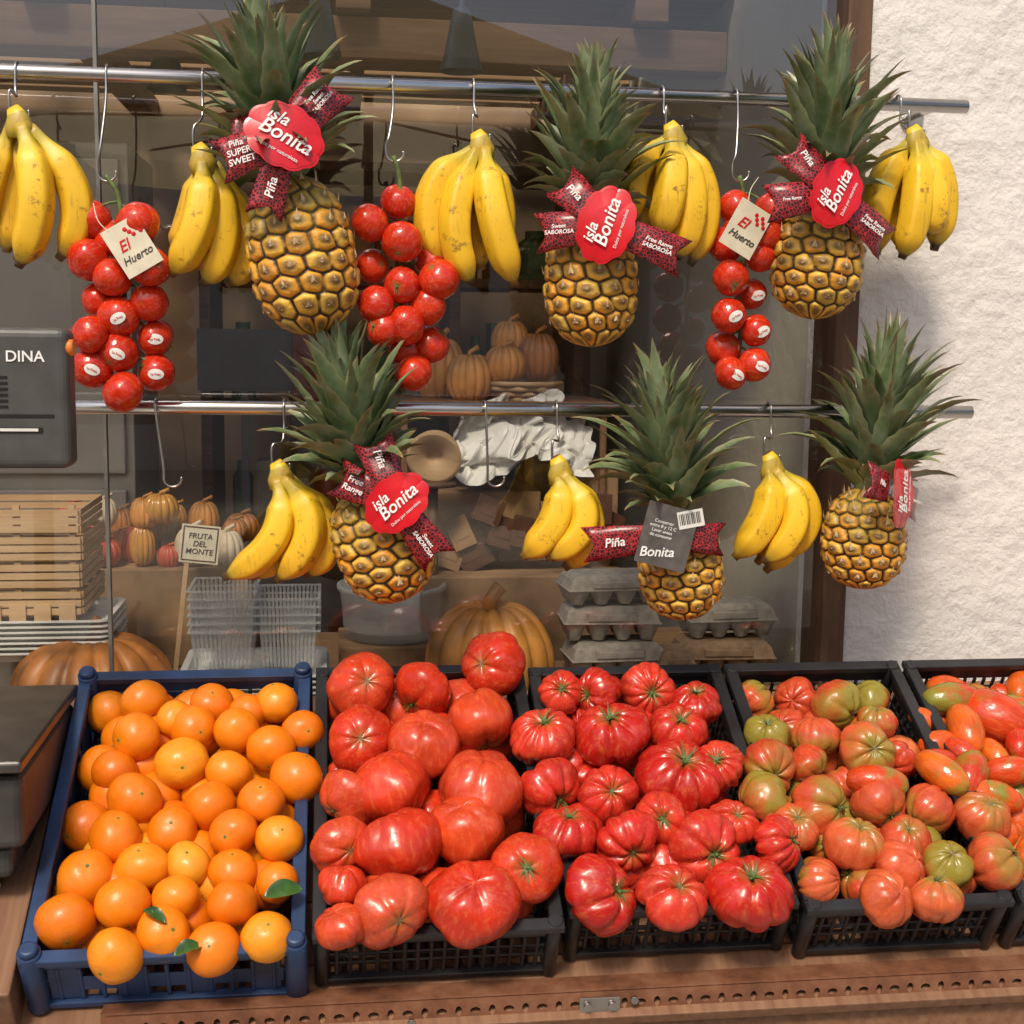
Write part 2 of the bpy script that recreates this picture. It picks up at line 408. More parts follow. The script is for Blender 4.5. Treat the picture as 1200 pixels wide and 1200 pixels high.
box2(bm,(-1.58,1.03,.3),(-1.06,1.048,1.16)); box2(bm,(-1.04,1.03,.3),(-.52,1.048,1.16))
bevel(obj("storage_cabinet",bm,[plain("cabinet_beige",(.44,.39,.31),.5,0,.12,3)]),.004)
bm=bmesh.new(); box2(bm,(-.36,1.2,1.40),(-.12,1.22,1.56)); box2(bm,(-.352,1.196,1.408),(-.128,1.1985,1.552),1)
for i in range(6): box2(bm,(-.34,1.193,1.43+i*.018),(-.2+.01*(i%3),1.1955,1.436+i*.018),2)
box2(bm,(-.25,1.2,.802),(-.23,1.215,1.40)); 
obj("menu_screen",bm,[M_dark,M_green,M_text])

def pumpkin(name,x,y,z,r,hz,mat,par=None):
    bm=bmesh.new(); nl=14; nu=112; nv=24; rings=[]
    for j in range(nv+1):
        th=pi*j/nv; ring=[]
        for k in range(nu):
            p=2*pi*k/nu; g=(1-abs(math.sin(nl*p/2)))**1.5
            rr=math.sin(th)**.85*(1-.10*g) if 0<j<nv else 0.001
            zz=math.cos(th)*(1-.04*g)-.22*math.exp(-(rr/.25)**2)*(1 if th<1.5 else -1)
            ring.append(bm.verts.new((rr*r*math.cos(p),rr*r*math.sin(p),zz*hz)))
        rings.append(ring)
    for j in range(nv):
        for k in range(nu):
            f=bm.faces.new((rings[j][k],rings[j+1][k],rings[j+1][(k+1)%nu],rings[j][(k+1)%nu])); f.smooth=True
    tube(bm,[(0,0,hz*.7),(.0,0,hz*1.0),(.02,0,hz*1.2)],[r*.14,r*.1,r*.12],8,1)
    obj(name,bm,[mat,M_card],par,Matrix.Translation((x,y,z+hz*.78)))
pumpkin("pumpkin",.30,.24,.80,.13,.13,M_pump)
pumpkin("pumpkin",-.46,.19,.80,.15,.105,M_pumpd)
hp=empty("gourd_heap",Matrix.Identity(4))
rnd=random.Random(9)
for i in range(22):
    pumpkin("gourd",-.58+.34*(i%6)/5+rnd.uniform(-.02,.02),.70+.07*((i//6)%3),1.02+.045*(i//9)+rnd.uniform(0,.02),rnd.uniform(.026,.045),rnd.uniform(.025,.05),rnd.choice([M_pump,M_pumpd,gm[3],M_pump,gm[1],gm[2]]),hp)
bm=bmesh.new(); box2(bm,(-.62,.66,.801),(-.20,.94,1.025)); bevel(obj("cardboard_box",bm,[M_card]),.004)
bm=bmesh.new()
rnd=random.Random(4)
for k in range(4):
    z=1.02+k*.052; q=rnd.uniform(-.008,.004)
    for s in range(3):
        box2(bm,(-.86,.20,z+s*.0155),(-.475+q,.204,z+s*.0155+.012)); box2(bm,(-.86,.44,z+s*.0155),(-.475+q,.444,z+s*.0155+.012))
        box2(bm,(-.475+q,.205,z+s*.0155),(-.471+q,.439,z+s*.0155+.012))
    for s in range(6): box2(bm,(-.86,.206+s*.04,z-.004),(-.486,.236+s*.04,z-.001))
    for xx in (-.60,-.50): box2(bm,(xx,.206,z-.0005),(xx+.012,.216,z+.05))
for s in range(5): box2(bm,(-.70+s*.045,.196,.985),(-.67+s*.045,.2,1.04))
obj("wooden_fruit_boxes",bm,[M_crate_w])
def traystack(name,x0,x1,y0,y1,z0,n,dz,mat,lip=.012):
    bm=bmesh.new()
    def rr(x0,x1,y0,y1,z,r=.02,m=6):
        L=[]
        for cx,cy,a0 in ((x1-r,y1-r,0),(x0+r,y1-r,90),(x0+r,y0+r,180),(x1-r,y0+r,270)):
            for i in range(m+1):
                a=R(a0+90*i/m); L.append(bm.verts.new((cx+r*math.cos(a),cy+r*math.sin(a),z)))
        return L
    for i in range(n):
        z=z0+i*dz; j=random.uniform(-.004,.004)
        A=[rr(x0+lip+.012+j,x1-lip-.012+j,y0+lip+.012,y1-lip-.012,z),rr(x0+lip+j,x1-lip+j,y0+lip,y1-lip,z+.02),rr(x0+j,x1+j,y0,y1,z+.022),rr(x0+j,x1+j,y0,y1,z+.018)]
        for a,b in zip(A,A[1:]):
            for k in range(len(a)):
                f=bm.faces.new((a[k],a[(k+1)%len(a)],b[(k+1)%len(b)],b[k])); f.smooth=False
        bm.faces.new(A[0][::-1])
    obj(name,bm,[mat])
traystack("white_foam_trays",-.78,-.42,.16,.38,.935,7,.010,M_white)
bm=bmesh.new(); box2(bm,(-.84,.36,.802),(-.64,.46,.93)); bevel(obj("white_storage_tub",bm,[M_white]),.01)
traystack("white_foam_trays",-.30,-.02,.16,.40,.805,8,.011,M_white)
def punnets(name,x0,x1,y0,y1,z0,h,n):
    bm=bmesh.new()
    for i in range(n):
        z=z0+i*.016; 
        for (ax,bx,ay,by) in ((x0,x1,y0,y0),(x0,x0,y0,y1),(x1,x1,y0,y1),(x0,x1,y1,y1)):
            for k in range(14):
                t0,t1=k/14,(k+.62)/14
                def P(t,zz,q):
                    x=ax+(bx-ax)*t; y=ay+(by-ay)*t
                    cx,cy=(x0+x1)/2,(y0+y1)/2
                    return (cx+(x-cx)*(1-q),cy+(y-cy)*(1-q),zz)
                bm.faces.new([bm.verts.new(P(t0,z,.1)),bm.verts.new(P(t1,z,.1)),bm.verts.new(P(t1,z+h,0)),bm.verts.new(P(t0,z+h,0))])
        box2(bm,(x0-.006,y0-.006,z+h),(x1+.006,y0,z+h+.003)); box2(bm,(x0-.006,y1,z+h),(x1+.006,y1+.006,z+h+.003))
        box2(bm,(x0-.006,y0,z+h),(x0,y1,z+h+.003)); box2(bm,(x1,y0,z+h),(x1+.006,y1,z+h+.003))
    obj(name,bm,[M_clear])
punnets("clear_plastic_punnets",-.28,-.16,.20,.34,.91,.07,6)
punnets("clear_plastic_punnets",-.15,-.04,.20,.34,.91,.07,5)
bm=bmesh.new(); circ(bm,[(0,0),(.10,0),(.112,.10),(.118,.102),(.118,.112),(.108,.112),(.105,.02)],40)
obj("clear_round_tub",bm,[M_clear],None,Matrix.Translation((.115,.50,.905)))
bm=bmesh.new(); box2(bm,(.0,.40,.802),(.22,.60,.90)); bevel(obj("cardboard_box",bm,[M_card]),.004)
def eggcarton(x,y,z,w,d,h,mat,rot=0):
    bm=bmesh.new(); nx=max(2,round(w/.05)); ny=max(2,round(d/.05))
    for i in range(nx):
        for j in range(ny):
            cx=-w/2+(i+.5)*w/nx; cy=-d/2+(j+.5)*d/ny
            circ(bm,[(.012,0),(.021,h*.3),(.026,h*.5)],12,0,(cx,cy,0))
    box2(bm,(-w/2,-d/2,h*.5),(w/2,d/2,h*.55))
    L=[]
    for zz,ins in ((h*.55,0.003),(h*.85,.01),(h,.022)):
        L.append([bm.verts.new((sx*(w/2-ins),sy*(d/2-ins),zz)) for sx,sy in ((-1,-1),(1,-1),(1,1),(-1,1))])
    for a,b in zip(L,L[1:]):
        for k in range(4): bm.faces.new((a[k],a[(k+1)%4],b[(k+1)%4],b[k]))
    bm.faces.new(L[-1])
    for i in range(1,nx): box2(bm,(-w/2+i*w/nx-.002,-d/2+.004,h*.56),(-w/2+i*w/nx+.002,-d/2+.007,h*.84))
    box2(bm,(-w*.25,-d/2-.0005,h*.6),(w*.25,-d/2+.006,h*.8),1)
    bevel(obj("egg_carton",bm,[mat,M_cream],None,Matrix.Translation((x,y,z))@Matrix.Rotation(R(rot),4,'Z')),.004)
bm=bmesh.new(); box2(bm,(.445,.17,.802),(.92,.40,.865)); bevel(obj("cardboard_box",bm,[M_card]),.004)
eggcarton(.56,.28,.868,.20,.12,.07,M_egg,3); eggcarton(.79,.28,.868,.20,.12,.07,M_egg2,-2)
eggcarton(.55,.29,.942,.20,.12,.07,M_egg,-2); eggcarton(.80,.30,.942,.19,.12,.07,M_egg,4); eggcarton(.55,.29,1.016,.20,.12,.06,M_egg,5); eggcarton(.68,.24,.868,.08,.11,.06,M_egg2,-8)
bm=bmesh.new(); box2(bm,(.18,.62,.802),(.62,.92,1.06)); box2(bm,(.2,.64,1.062),(.46,.9,1.20)); box2(bm,(.48,.64,1.062),(.64,.9,1.26))
bevel(obj("cardboard_boxes",bm,[M_card]),.004)
# brown packets leaning in front of the boxes
pk=empty("chocolate_packets",Matrix.Identity(4)); rnd=random.Random(21)
for i in range(13):
    x=.24+.36*((i*5)%13)/12; z=1.075+.045*(i//5)+rnd.uniform(-.01,.01)
    bm=bmesh.new(); w=rnd.uniform(.05,.085); h=rnd.uniform(.05,.075)
    box2(bm,(-w/2,-.012,-h/2),(w/2,.012,h/2)); box2(bm,(-w*.35,-.0135,-h*.2),(w*.35,-.0123,h*.18),1)
    bevel(obj("packet",bm,[M_choc if i%4 else M_card,rnd.choice([M_cream,gm[2],gm[1]])],pk,Matrix.Translation((x,.585+.008*(i%3)-.02*(i//5),z))@Matrix.Rotation(R(rnd.uniform(-28,28)),4,'Y')@Matrix.Rotation(R(-12),4,'X')),.006)
bm=bmesh.new(); box2(bm,(.18,.50,.802),(.64,.612,1.03)); bevel(obj("cardboard_box",bm,[M_card]),.004)
# crumpled wrapping paper lying over the boxes
bm=bmesh.new(); NX,NZ=61,41; G=[[None]*NX for _ in range(NZ)]
for j in range(NZ):
    for i in range(NX):
        u=i/(NX-1); v=j/(NZ-1)
        x=.25+.31*u; z=1.26+.11*v
        d=abs(noise.noise(Vector((x*15,z*15,2))))*.09+abs(noise.noise(Vector((x*38,z*38,7))))*.035
        edge=.035*noise.noise(Vector((u*5,v*5,11)))
        G[j][i]=bm.verts.new((x+edge+.3*d,.60-d+.08*v,z+.05*math.sin(u*pi)*v-.03*math.sin(u*7)*(1-v)+edge))
for j in range(NZ-1):
    for i in range(NX-1): bm.faces.new((G[j][i],G[j][i+1],G[j+1][i+1],G[j+1][i]))
obj("crumpled_paper",bm,[M_paper])
def basket(name,x,y,z,r,h):
    bm=bmesh.new(); nb=int(h/.012)
    for i in range(nb):
        rr=r*(.75+.25*i/nb)
        tube(bm,[((rr+.004*math.sin(k*pi/2+i*pi))*math.cos(2*pi*k/40),(rr+.004*math.sin(k*pi/2+i*pi))*math.sin(2*pi*k/40),i*.012) for k in range(41)],.006,6)
    circ(bm,[(0,.004),(r*.75,.004)],24)
    obj(name,bm,[M_crate_w],None,Matrix.Translation((x,y,z)))
bm=bmesh.new(); box2(bm,(.12,.60,1.385),(.62,.93,1.405)); 
for xx in (.14,.59): box2(bm,(xx,.615,1.06),(xx+.015,.63,1.384)); box2(bm,(xx,.90,1.06),(xx+.015,.915,1.384))
bevel(obj("wooden_display_riser",bm,[M_board]),.003)
basket("wicker_basket",.42,.74,1.407,.10,.05)
pumpkin("gourd",.30,.70,1.406,.055,.06,M_pump); pumpkin("gourd",.38,.70,1.45,.05,.045,M_pump); pumpkin("gourd",.46,.73,1.455,.05,.06,M_pumpd); pumpkin("gourd",.24,.80,1.406,.06,.08,M_pump); pumpkin("gourd",.40,.76,1.50,.045,.05,M_pump)
bm=bmesh.new(); circ(bm,[(0,.06),(.03,.055),(.052,.03),(.06,0)],32,0); circ(bm,[(.06,0),(.054,-.002)],32,0); circ(bm,[(.054,-.002),(.022,.004),(.016,.014),(0,.018)],32,1)
obj("melon_half",bm,[M_crate_w,M_melon],None,Matrix.Translation((.205,.50,1.290))@Matrix.Rotation(R(-72),4,'X')@Matrix.Rotation(R(12),4,'Y'))
bm=bmesh.new(); tube(bm,[(.205,.53,.905),(.205,.53,1.225)],.012,10); circ(bm,[(0,1.225),(.05,1.225),(.05,1.235),(0,1.235)],20,0,(.205,.53,0)); obj("fruit_stand",bm,[M_brown])
pc=empty("price_card",Matrix.Translation((-.30,.60,1.09))@Matrix.Rotation(R(84),4,'X')@Matrix.Rotation(R(-6),4,'Z'))
bm=bmesh.new(); box2(bm,(-.042,-.042,-.0015),(.042,.042,0)); obj("card",bm,[M_cream],pc)
bm=bmesh.new()
for a,b in (((-.038,-.038),(.038,-.035)),((-.038,.035),(.038,.038)),((-.038,-.034),(-.035,.034)),((.035,-.034),(.038,.034))): box2(bm,(a[0],a[1],.0003),(b[0],b[1],.0008))
obj("card_border",bm,[M_choc],pc)
text("lettering","FRUTA\nDEL\nMONTE",.017,M_dark,pc,Matrix.Translation((0,0,.001)),.0003,.1)
bm=bmesh.new(); box2(bm,(-.03,-.28,-.004),(-.02,-.04,-.002)); obj("stake",bm,[M_crate_w],pc)
for x,y,zb in ((.275,.7,2.13),(-.035,.7,2.15),(-.40,1.0,2.12)):
    bm=bmesh.new(); circ(bm,[(.048,0),(.046,.01),(.036,.05),(.028,.09),(.02,.13),(.006,.14),(.004,.5)],24); circ(bm,[(0,.03),(.03,.03),(.034,.02)],20,1)
    obj("pendant_lamp",bm,[M_lamp,M_white],None,Matrix.Translation((x,y,zb)))

# ---------------------------------------------------------------- rails and hooks
for nm,x0,x1,z in (("hanging_rail",-1.2,1.067,1.9485),("hanging_rail",-.62,1.107,1.428)):
    e=empty(nm,Matrix.Translation((0,-.12,z)))
    bm=bmesh.new(); tube(bm,[(x0,0,0),(x0+.4,0,0),(x1,0,0)],.0115,20)
    obj("pipe",bm,[M_steel],e)
    bm=bmesh.new()
    tube(bm,[(1.02,.0,-.0),(1.02,.12,0)],.006,10); tube(bm,[(1.02,.112,0),(1.02,.119,0)],.022,20)
    tube(bm,[(x0+.03,.0,-.0),(x0+.03,.138,0)],.006,10)
    obj("wall_bracket",bm,[M_steel],e)
def hook(parent,x,zr,zb,dx=0,side=1,y=-.16):
    bm=bmesh.new(); pts=[]
    for i in range(9):
        a=R(-40+220*i/8); pts.append((x,-.12+.0145*math.cos(a),zr+.0145*math.sin(a)))
    pts.append((x+dx*.3,-.138,zr-.03)); pts.append((x+dx*.7,y,(zr+zb)/2)); pts.append((x+dx,y,zb+.03))
    for i in range(8):
        a=R(180+190*i/7) if side>0 else R(0-190*i/7)
        cx=x+dx+.014*side
        pts.append((cx+.014*math.cos(a),y,zb+.014+.014*math.sin(a)))
    tube(bm,spline(pts,70),.0021,8)
    obj("hook_wire",bm,[M_hook],parent)
for x,dx in ((-.292,.012),(.245,.004)):
    e=empty("s_hook",Matrix.Identity(4)); hook(e,x,1.428,1.30,dx,1,-.14)

# ---------------------------------------------------------------- bananas
def banana(bm,lay,p0,p1,p2,r):
    p0,p1,p2=Vector(p0),Vector(p1),Vector(p2)
    c=p1*2-(p0+p2)*.5
    N=28; pts=[];rad=[];tv=[]
    for i in range(N+1):
        t=i/N; pts.append(p0*(1-t)**2+c*2*t*(1-t)+p2*t*t); tv.append(t)
        if t<.07: k=.42
        elif t<.26: s=(t-.07)/.19; k=.42+.54*(3*s*s-2*s**3)
        elif t<.78: k=.96+.05*math.sin((t-.26)/.52*pi)
        elif t<.96: s=(t-.78)/.18; k=.96-.64*(s**1.9)
        else: k=.30-.05*(t-.96)/.04
        rad.append(r*k)
    ph=random.uniform(0,1.2)
    tube(bm,pts,rad,30,0,True,lay,tv,lambda a:1+.06*math.cos(5*a+ph)+.022*math.cos(10*a+2*ph))
def bunch(x,z,fingers,scale=.00138,r=.0262,y=-.16):
    e=empty("banana_bunch",Matrix.Translation((x,y,z)))
    bm=bmesh.new(); lay=bm.verts.layers.float.new("t")
    F=sorted(fingers,key=lambda f:f[2][0])
    ext=[]
    for p,q in zip(F,F[1:]):
        ext.append(tuple(tuple((a+b)/2 for a,b in zip(p[k],q[k])) for k in range(3))+(.038,))
    for f in list(fingers)+ext[:2]:
        (a,b),(c,d),(g,h),dy=f
        k=random.uniform(.92,1.05)
        banana(bm,lay,(a*scale*.8,dy*.3,-b*scale*.4),(c*scale,dy,-d*scale),(g*scale,dy*.8,-h*scale),r*k)
    pts=[(-.008,.0,.024),(-.002,0,.014),(.002,0,-.004),(.002,0,-.022)]
    tube(bm,pts,[.009,.014,.021,.018],14,0,True,lay,[.97,.02,.02,.08],lambda a:1+.12*math.cos(3*a))
    obj("fingers",bm,[M_ban],e)
    return e
def bhook(e,hx,zr,side=1):
    p=e.location
    bm=bmesh.new(); pts=[]
    for i in range(9):
        a=R(-40+220*i/8); pts.append(Vector((hx,-.12+.0145*math.cos(a),zr+.0145*math.sin(a)))-p)
    pts.append(Vector((hx,-.137,zr-.03))-p); pts.append(Vector(((hx+p.x)/2,-.15,(zr+p.z)/2))-p)
    pts.append(Vector((-.012*side,0,.05)))
    for i in range(8):
        a=R(180+200*i/7); pts.append(Vector((side*(.002+.014*math.cos(a)),0.0,.016+.014*math.sin(a))))
    tube(bm,spline(pts,70),.0021,8)
    obj("hook_wire",bm,[M_hook],e)
ZR1,ZR2=1.9485,1.428
BB=[(-.484,1.864,[((-10,10),(-34,70),(-48,128),.01),((5,8),(20,85),(-2,158),-.03),((15,12),(60,80),(38,148),.0),((2,8),(-12,80),(-22,140),.03)],-.492,ZR1),
(-.209,1.817,[((0,5),(-3,70),(-36,130),-.03),((8,5),(24,78),(-2,140),.0),((15,8),(46,85),(24,138),.03),((-3,5),(-14,60),(-34,105),.02)],-.209,ZR1),
(.229,1.851,[((-8,10),(-56,62),(-38,142),-.0),((-5,10),(-30,88),(-8,158),-.03),((6,10),(14,80),(40,160),-.045),((8,12),(26,70),(20,120),.02)],.221,ZR1),
(.545,1.875,[((-8,8),(-42,42),(-40,98),.0),((-4,8),(-6,62),(-20,118),-.035),((6,8),(42,70),(26,148),.0),((3,8),(22,75),(6,142),-.02)],.535,ZR1),
(.960,1.883,[((-8,8),(-38,55),(-46,128),.0),((-2,8),(-4,76),(-18,142),-.035),((8,8),(36,56),(32,130),.0),((3,8),(18,70),(12,112),-.03)],.944,ZR1),
(-.093,1.320,[((-5,8),(-6,70),(-66,118),-.03),((5,8),(34,62),(-6,122),-.03),((12,10),(54,68),(28,120),.0),((0,8),(16,68),(-36,124),.01)],-.087,ZR2),
(.367,1.328,[((-3,8),(-6,58),(-46,104),-.02),((3,8),(28,60),(-18,104),-.03),((8,8),(38,66),(8,120),.0)],.366,ZR2),
(.732,1.335,[((-5,8),(-8,58),(-46,112),-.02),((3,8),(26,62),(-12,116),-.035),((8,8),(50,58),(16,116),.0),((5,10),(32,72),(0,132),.01)],.738,ZR2)]
for x,z,F,hx,zr in BB:
    e=bunch(x,z,F); bhook(e,hx,zr)

# ---------------------------------------------------------------- tomato strings
TS=[(-.336,1.750,.00137,[(-32,21),(23,25),(-35,66),(-8,42),(-8,86),(35,73),(-27,111),(32,113),(-3,130),(35,153),(-33,150),(-5,170),(35,193),(-33,188),(2,215)],(-.356,ZR1),.031),
(.100,1.793,.00138,[(-1,23),(-35,49),(2,70),(-31,97),(2,119),(-28,142),(37,90),(32,142),(6,165),(37,187),(16,220),(45,112),(8,195),(-20,170)],(.090,ZR1),.031),
(.669,1.778,.00142,[(-7,8),(26,12),(23,40),(-17,50),(18,65),(-19,90),(15,108),(-20,133),(15,150),(-17,172),(15,190),(-14,200),(-2,35)],(.660,ZR1),.0285)]
for x,z,s,L,(hx,zr),rt in TS:
    e=empty("tomato_string",Matrix.Translation((x,-.16,z)))
    for i,(a,b) in enumerate(L):
        rr=rt*random.uniform(.92,1.10); dy=random.choice((-.022,-.012,-.03)) if i%3 else .01
        rot=Matrix.Rotation(random.uniform(0,6),4,'Z')@Matrix.Rotation(random.uniform(.6,2.4),4,'X')
        obj("tomato",random.choice(vines),None,e,Matrix.Translation((a*s,dy,-b*s))@rot@Matrix.Scale(rr,4))
        if (x<0 and i>=8 and i%4!=2) or (x>.5 and i>4 and i%4!=1):
            M_=Matrix.Translation((a*s+.004,dy-rr*.99,-b*s-.002))@Matrix.Rotation(R(random.uniform(-35,35)),4,'Y')
            bm=bmesh.new()
            def P(q,k,o):
                X=.0125*q*math.cos(2*pi*k/24); Z=.0085*q*math.sin(2*pi*k/24)
                return (X,rr-math.sqrt(rr*rr-X*X-Z*Z)-o,Z)
            c0=bm.verts.new(P(0,0,.0012)); rA=[bm.verts.new(P(.5,k,.0012)) for k in range(24)]; rB=[bm.verts.new(P(1,k,.0012)) for k in range(24)]
            for k in range(24):
                bm.faces.new((c0,rA[k],rA[(k+1)%24])); bm.faces.new((rA[k],rB[k],rB[(k+1)%24],rA[(k+1)%24]))
            obj("sticker",bm,[M_white],e,M_,True)
            text("sticker_print","La Rosa",.005,M_tagred,e,M_@Matrix.Translation((0,-.0014,0))@Matrix.Rotation(R(90),4,'X'))
    bm=bmesh.new(); zb=-190*s
    tube(bm,spline([(hx-x,0,.04),(0,0,.0),(.004,0,zb*.5),(0,0,zb)],20),.004,8)
    for i,(a,b) in enumerate(L):
        tube(bm,spline([(0,0,-b*s+.03),(a*s*.5,.0,-b*s+.025),(a*s,-.01,-b*s+.01)],6),.0022,6)
    obj("stalk",bm,[M_calyx],e)
    bm=bmesh.new()
    pts=[]
    for i in range(9):
        a=R(-40+220*i/8); pts.append(Vector((hx-x,.04+.0145*math.cos(a),zr-z+.0145*math.sin(a))))
    pts+= [Vector((hx-x,.02,zr-z-.04)),Vector(((hx-x)*.9-.008,0,(zr-z)*.45)),Vector((hx-x-.012,0,.06))]
    for i in range(8):
        a=R(180+190*i/7); pts.append(Vector((hx-x+.002+.014*math.cos(a),0,.045+.014*math.sin(a))))
    tube(bm,spline(pts,70),.0021,8); obj("hook_wire",bm,[M_hook],e)
def swing_card(e_loc,rot,w,h):
    e=empty("product_card",Matrix.Translation(e_loc)@Matrix.Rotation(R(90),4,'X')@Matrix.Rotation(R(rot),4,'Z')@Matrix.Rotation(R(8),4,'Y'))
    bm=bmesh.new(); box2(bm,(-w/2,-h/2,-.0006),(w/2,h/2,.0006)); obj("card",bm,[M_cream],e)
    text("lettering","El",.024,M_tagred,e,Matrix.Translation((-.010,.006,.0012)),.0003,.3)
    text("lettering","Huerto",.0165,M_dark,e,Matrix.Translation((0,-.016,.0012)),.0003,.3)
    bm=bmesh.new()
    for i in range(6): bmesh.ops.create_uvsphere(bm,u_segments=10,v_segments=6,radius=1,matrix=Matrix.Translation((w*.08+i*.004,h*.34-.006*(i%3),.001))@Matrix.Diagonal((.0036,.0036,.0008,1)))
    obj("printed_tomatoes",bm,[M_tagred],e)
    bm=bmesh.new(); tube(bm,spline([(-w*.3,h*.45,.001),(-w*.35,h*.75,-.01),(-w*.2,h*1.1,-.03)],10),.0008,5); obj("string",bm,[M_cream],e)
swing_card((-.310,-.222,1.678),32,.060,.080)
swing_card((.655,-.222,1.727),-28,.062,.080)

# ---------------------------------------------------------------- pineapples
def pineapple(c,base,top,w,h,seed,y=-.20,C=12,Rw=8):
    rnd=random.Random(seed)
    c=Vector((c[0],y,c[1])); b=Vector((base[0],y,base[1])); t=Vector((top[0],y,top[1]))
    ax=(b-c).normalized()
    e=empty("pineapple",Matrix.Translation(c))
    q=Vector((0,0,1)).rotation_difference(ax).to_matrix().to_4x4()
    bm=bmesh.new(); le=bm.verts.layers.float.new("edge"); lc=bm.verts.layers.float.new("ctr"); lt=bm.verts.layers.float.new("t"); lq=bm.verts.layers.float.new("eye")
    nu=C*14; nv=Rw*14
    def prof(s):
        k=abs(2*s-1)
        return (1-k**2.7)**.5*(1.0-.08*(s-.35))
    rings=[]; rot0=rnd.random()
    tab={}
    def cen(r,k):
        key=(r,k%C)
        if key not in tab:
            rr=random.Random(r*91+(k%C)*7+seed*1009); tab[key]=(.28*(rr.random()-.5),.26*(rr.random()-.5),rr.random())
        j=tab[key]
        return (k+.5*(r%2)+j[0], r+.5+j[1], j[2])
    for j in range(nv+1):
        s=j/nv; ring=[]
        for k in range(nu):
            u=k/nu*C+ s*1.2+rot0; v=s*Rw
            r0=int(v); ds=[]
            for r in (r0-1,r0,r0+1):
                kk=math.floor(u-.5*(r%2))
                for k3 in (kk-1,kk,kk+1):
                    cu,cv,cr=cen(r,k3); ds.append((math.hypot((u-cu)*1.0,(v-cv)*1.05),cr))
            ds.sort(); ed=min(1,(ds[1][0]-ds[0][0])*1.7); ct=ds[0][0]; cr=ds[0][1]
            hgt=(.0085+.003*cr)*(1-(1-ed)**2.2)+.0035*max(0,1-ct/.16)
            rad=max(.0005,w/2*prof(s)-.007+hgt*(.35+.65*prof(s)))
            a=2*pi*k/nu
            vv=bm.verts.new((rad*math.cos(a),rad*math.sin(a),(s-.5)*h)); vv[le]=ed; vv[lc]=min(1,ct); vv[lt]=s; vv[lq]=cr
            ring.append(vv)
        rings.append(ring)
    for j in range(nv):
        for k in range(nu):
            f=bm.faces.new((rings[j][k],rings[j][(k+1)%nu],rings[j+1][(k+1)%nu],rings[j+1][k])); f.smooth=True
    bm.faces.new(rings[0][::-1])
    for r in range(Rw):
        for k in range(C):
            cu,cv,_=cen(r,k); s=cv/Rw
            if not .1<s<.98: continue
            a=2*pi*(cu-s*1.2-rot0)/C; pr=prof(s)
            rad=w/2*pr+.0025
            n=Vector((math.cos(a),math.sin(a),0)); tg=Vector((-math.sin(a),math.cos(a),0))
            p=n*rad+Vector((0,0,(s-.5)*h)); L=rnd.uniform(.007,.014)*(1+s*.5)
            vs=[bm.verts.new(p-tg*.005-Vector((0,0,.003))),bm.verts.new(p+tg*.005-Vector((0,0,.003))),bm.verts.new(p+n*rnd.uniform(.000,.004)+tg*rnd.uniform(-.003,.003)+Vector((0,0,L))),bm.verts.new(p+n*.0022)]
            for tri in ((0,3,2),(3,1,2),(0,1,3)):
                f=bm.faces.new([vs[i] for i in tri]); f.material_index=1
    obj("body",bm,[M_pine,M_bract],e,q)
    d=(t-b); H=d.length; ax2=d.normalized(); q2=Vector((0,0,1)).rotation_difference(ax2).to_matrix().to_4x4()
    bm=bmesh.new(); lt=bm.verts.layers.float.new("t"); ls=bm.verts.layers.float.new("side")
    n=112
    for i in range(n):
        f=(i+.5)/n; az=i*2.39996+rnd.uniform(-.2,.2)
        zb=H*(.0+.60*f**1.05); L=H*(.29+.25*math.sin(pi*min(1,f*1.15))**.8)*rnd.uniform(.75,1.28)
        if f>.85: L=(H-zb)*rnd.uniform(.75,1.1)
        a0=R(54*(1-f)**1.1+8)+rnd.uniform(-.16,.16); bend=R(38*(1-f)+9)*rnd.uniform(.1,2.0)
        wd=w*.158*(1.12-.32*f)*rnd.uniform(.85,1.15); m=12
        out=Vector((math.cos(az),math.sin(az),0)); side=Vector((-math.sin(az),math.cos(az),0))
        p=out*(w*.10*(1-f)+.006)+Vector((0,0,zb)); prev=None; tw=rnd.uniform(-.8,.8); sw=rnd.uniform(-.38,.38)
        for s in range(m+1):
            tt=s/m; ang=a0+bend*(tt**1.3)-(R(14)*math.sin(tt*pi))
            dr=(out*math.sin(ang)+Vector((0,0,1))*math.cos(ang)+side*sw*tt).normalized()
            nr_=out*math.cos(ang)-Vector((0,0,1))*math.sin(ang)
            ww=wd*(1-tt**1.5)*(.75+.25*min(1,tt*5))*(1+.08*((s%2)*2-1)*(s<m))
            sd=(side*math.cos(tw*tt)+nr_*math.sin(tw*tt))
            A=bm.verts.new(p-sd*ww+nr_*(-ww*.5)); B=bm.verts.new(p+nr_*.0); Cc=bm.verts.new(p+sd*ww+nr_*(-ww*.5))
            for v_,sv in ((A,1),(B,0),(Cc,1)): v_[lt]=tt; v_[ls]=sv
            if prev:
                for x1,x2,x3,x4 in ((prev[0],prev[1],B,A),(prev[1],prev[2],Cc,B)):
                    fc=bm.faces.new((x1,x2,x3,x4)); fc.smooth=True
            prev=(A,B,Cc); p=p+dr*(L/m)
    tube(bm,[(0,0,-.01),(0,0,H*.3),(0,0,H*.55)],[w*.16,w*.1,w*.03],12)
    obj("crown",bm,[M_leaf],e,Matrix.Translation(b-c)@q2)
    return e
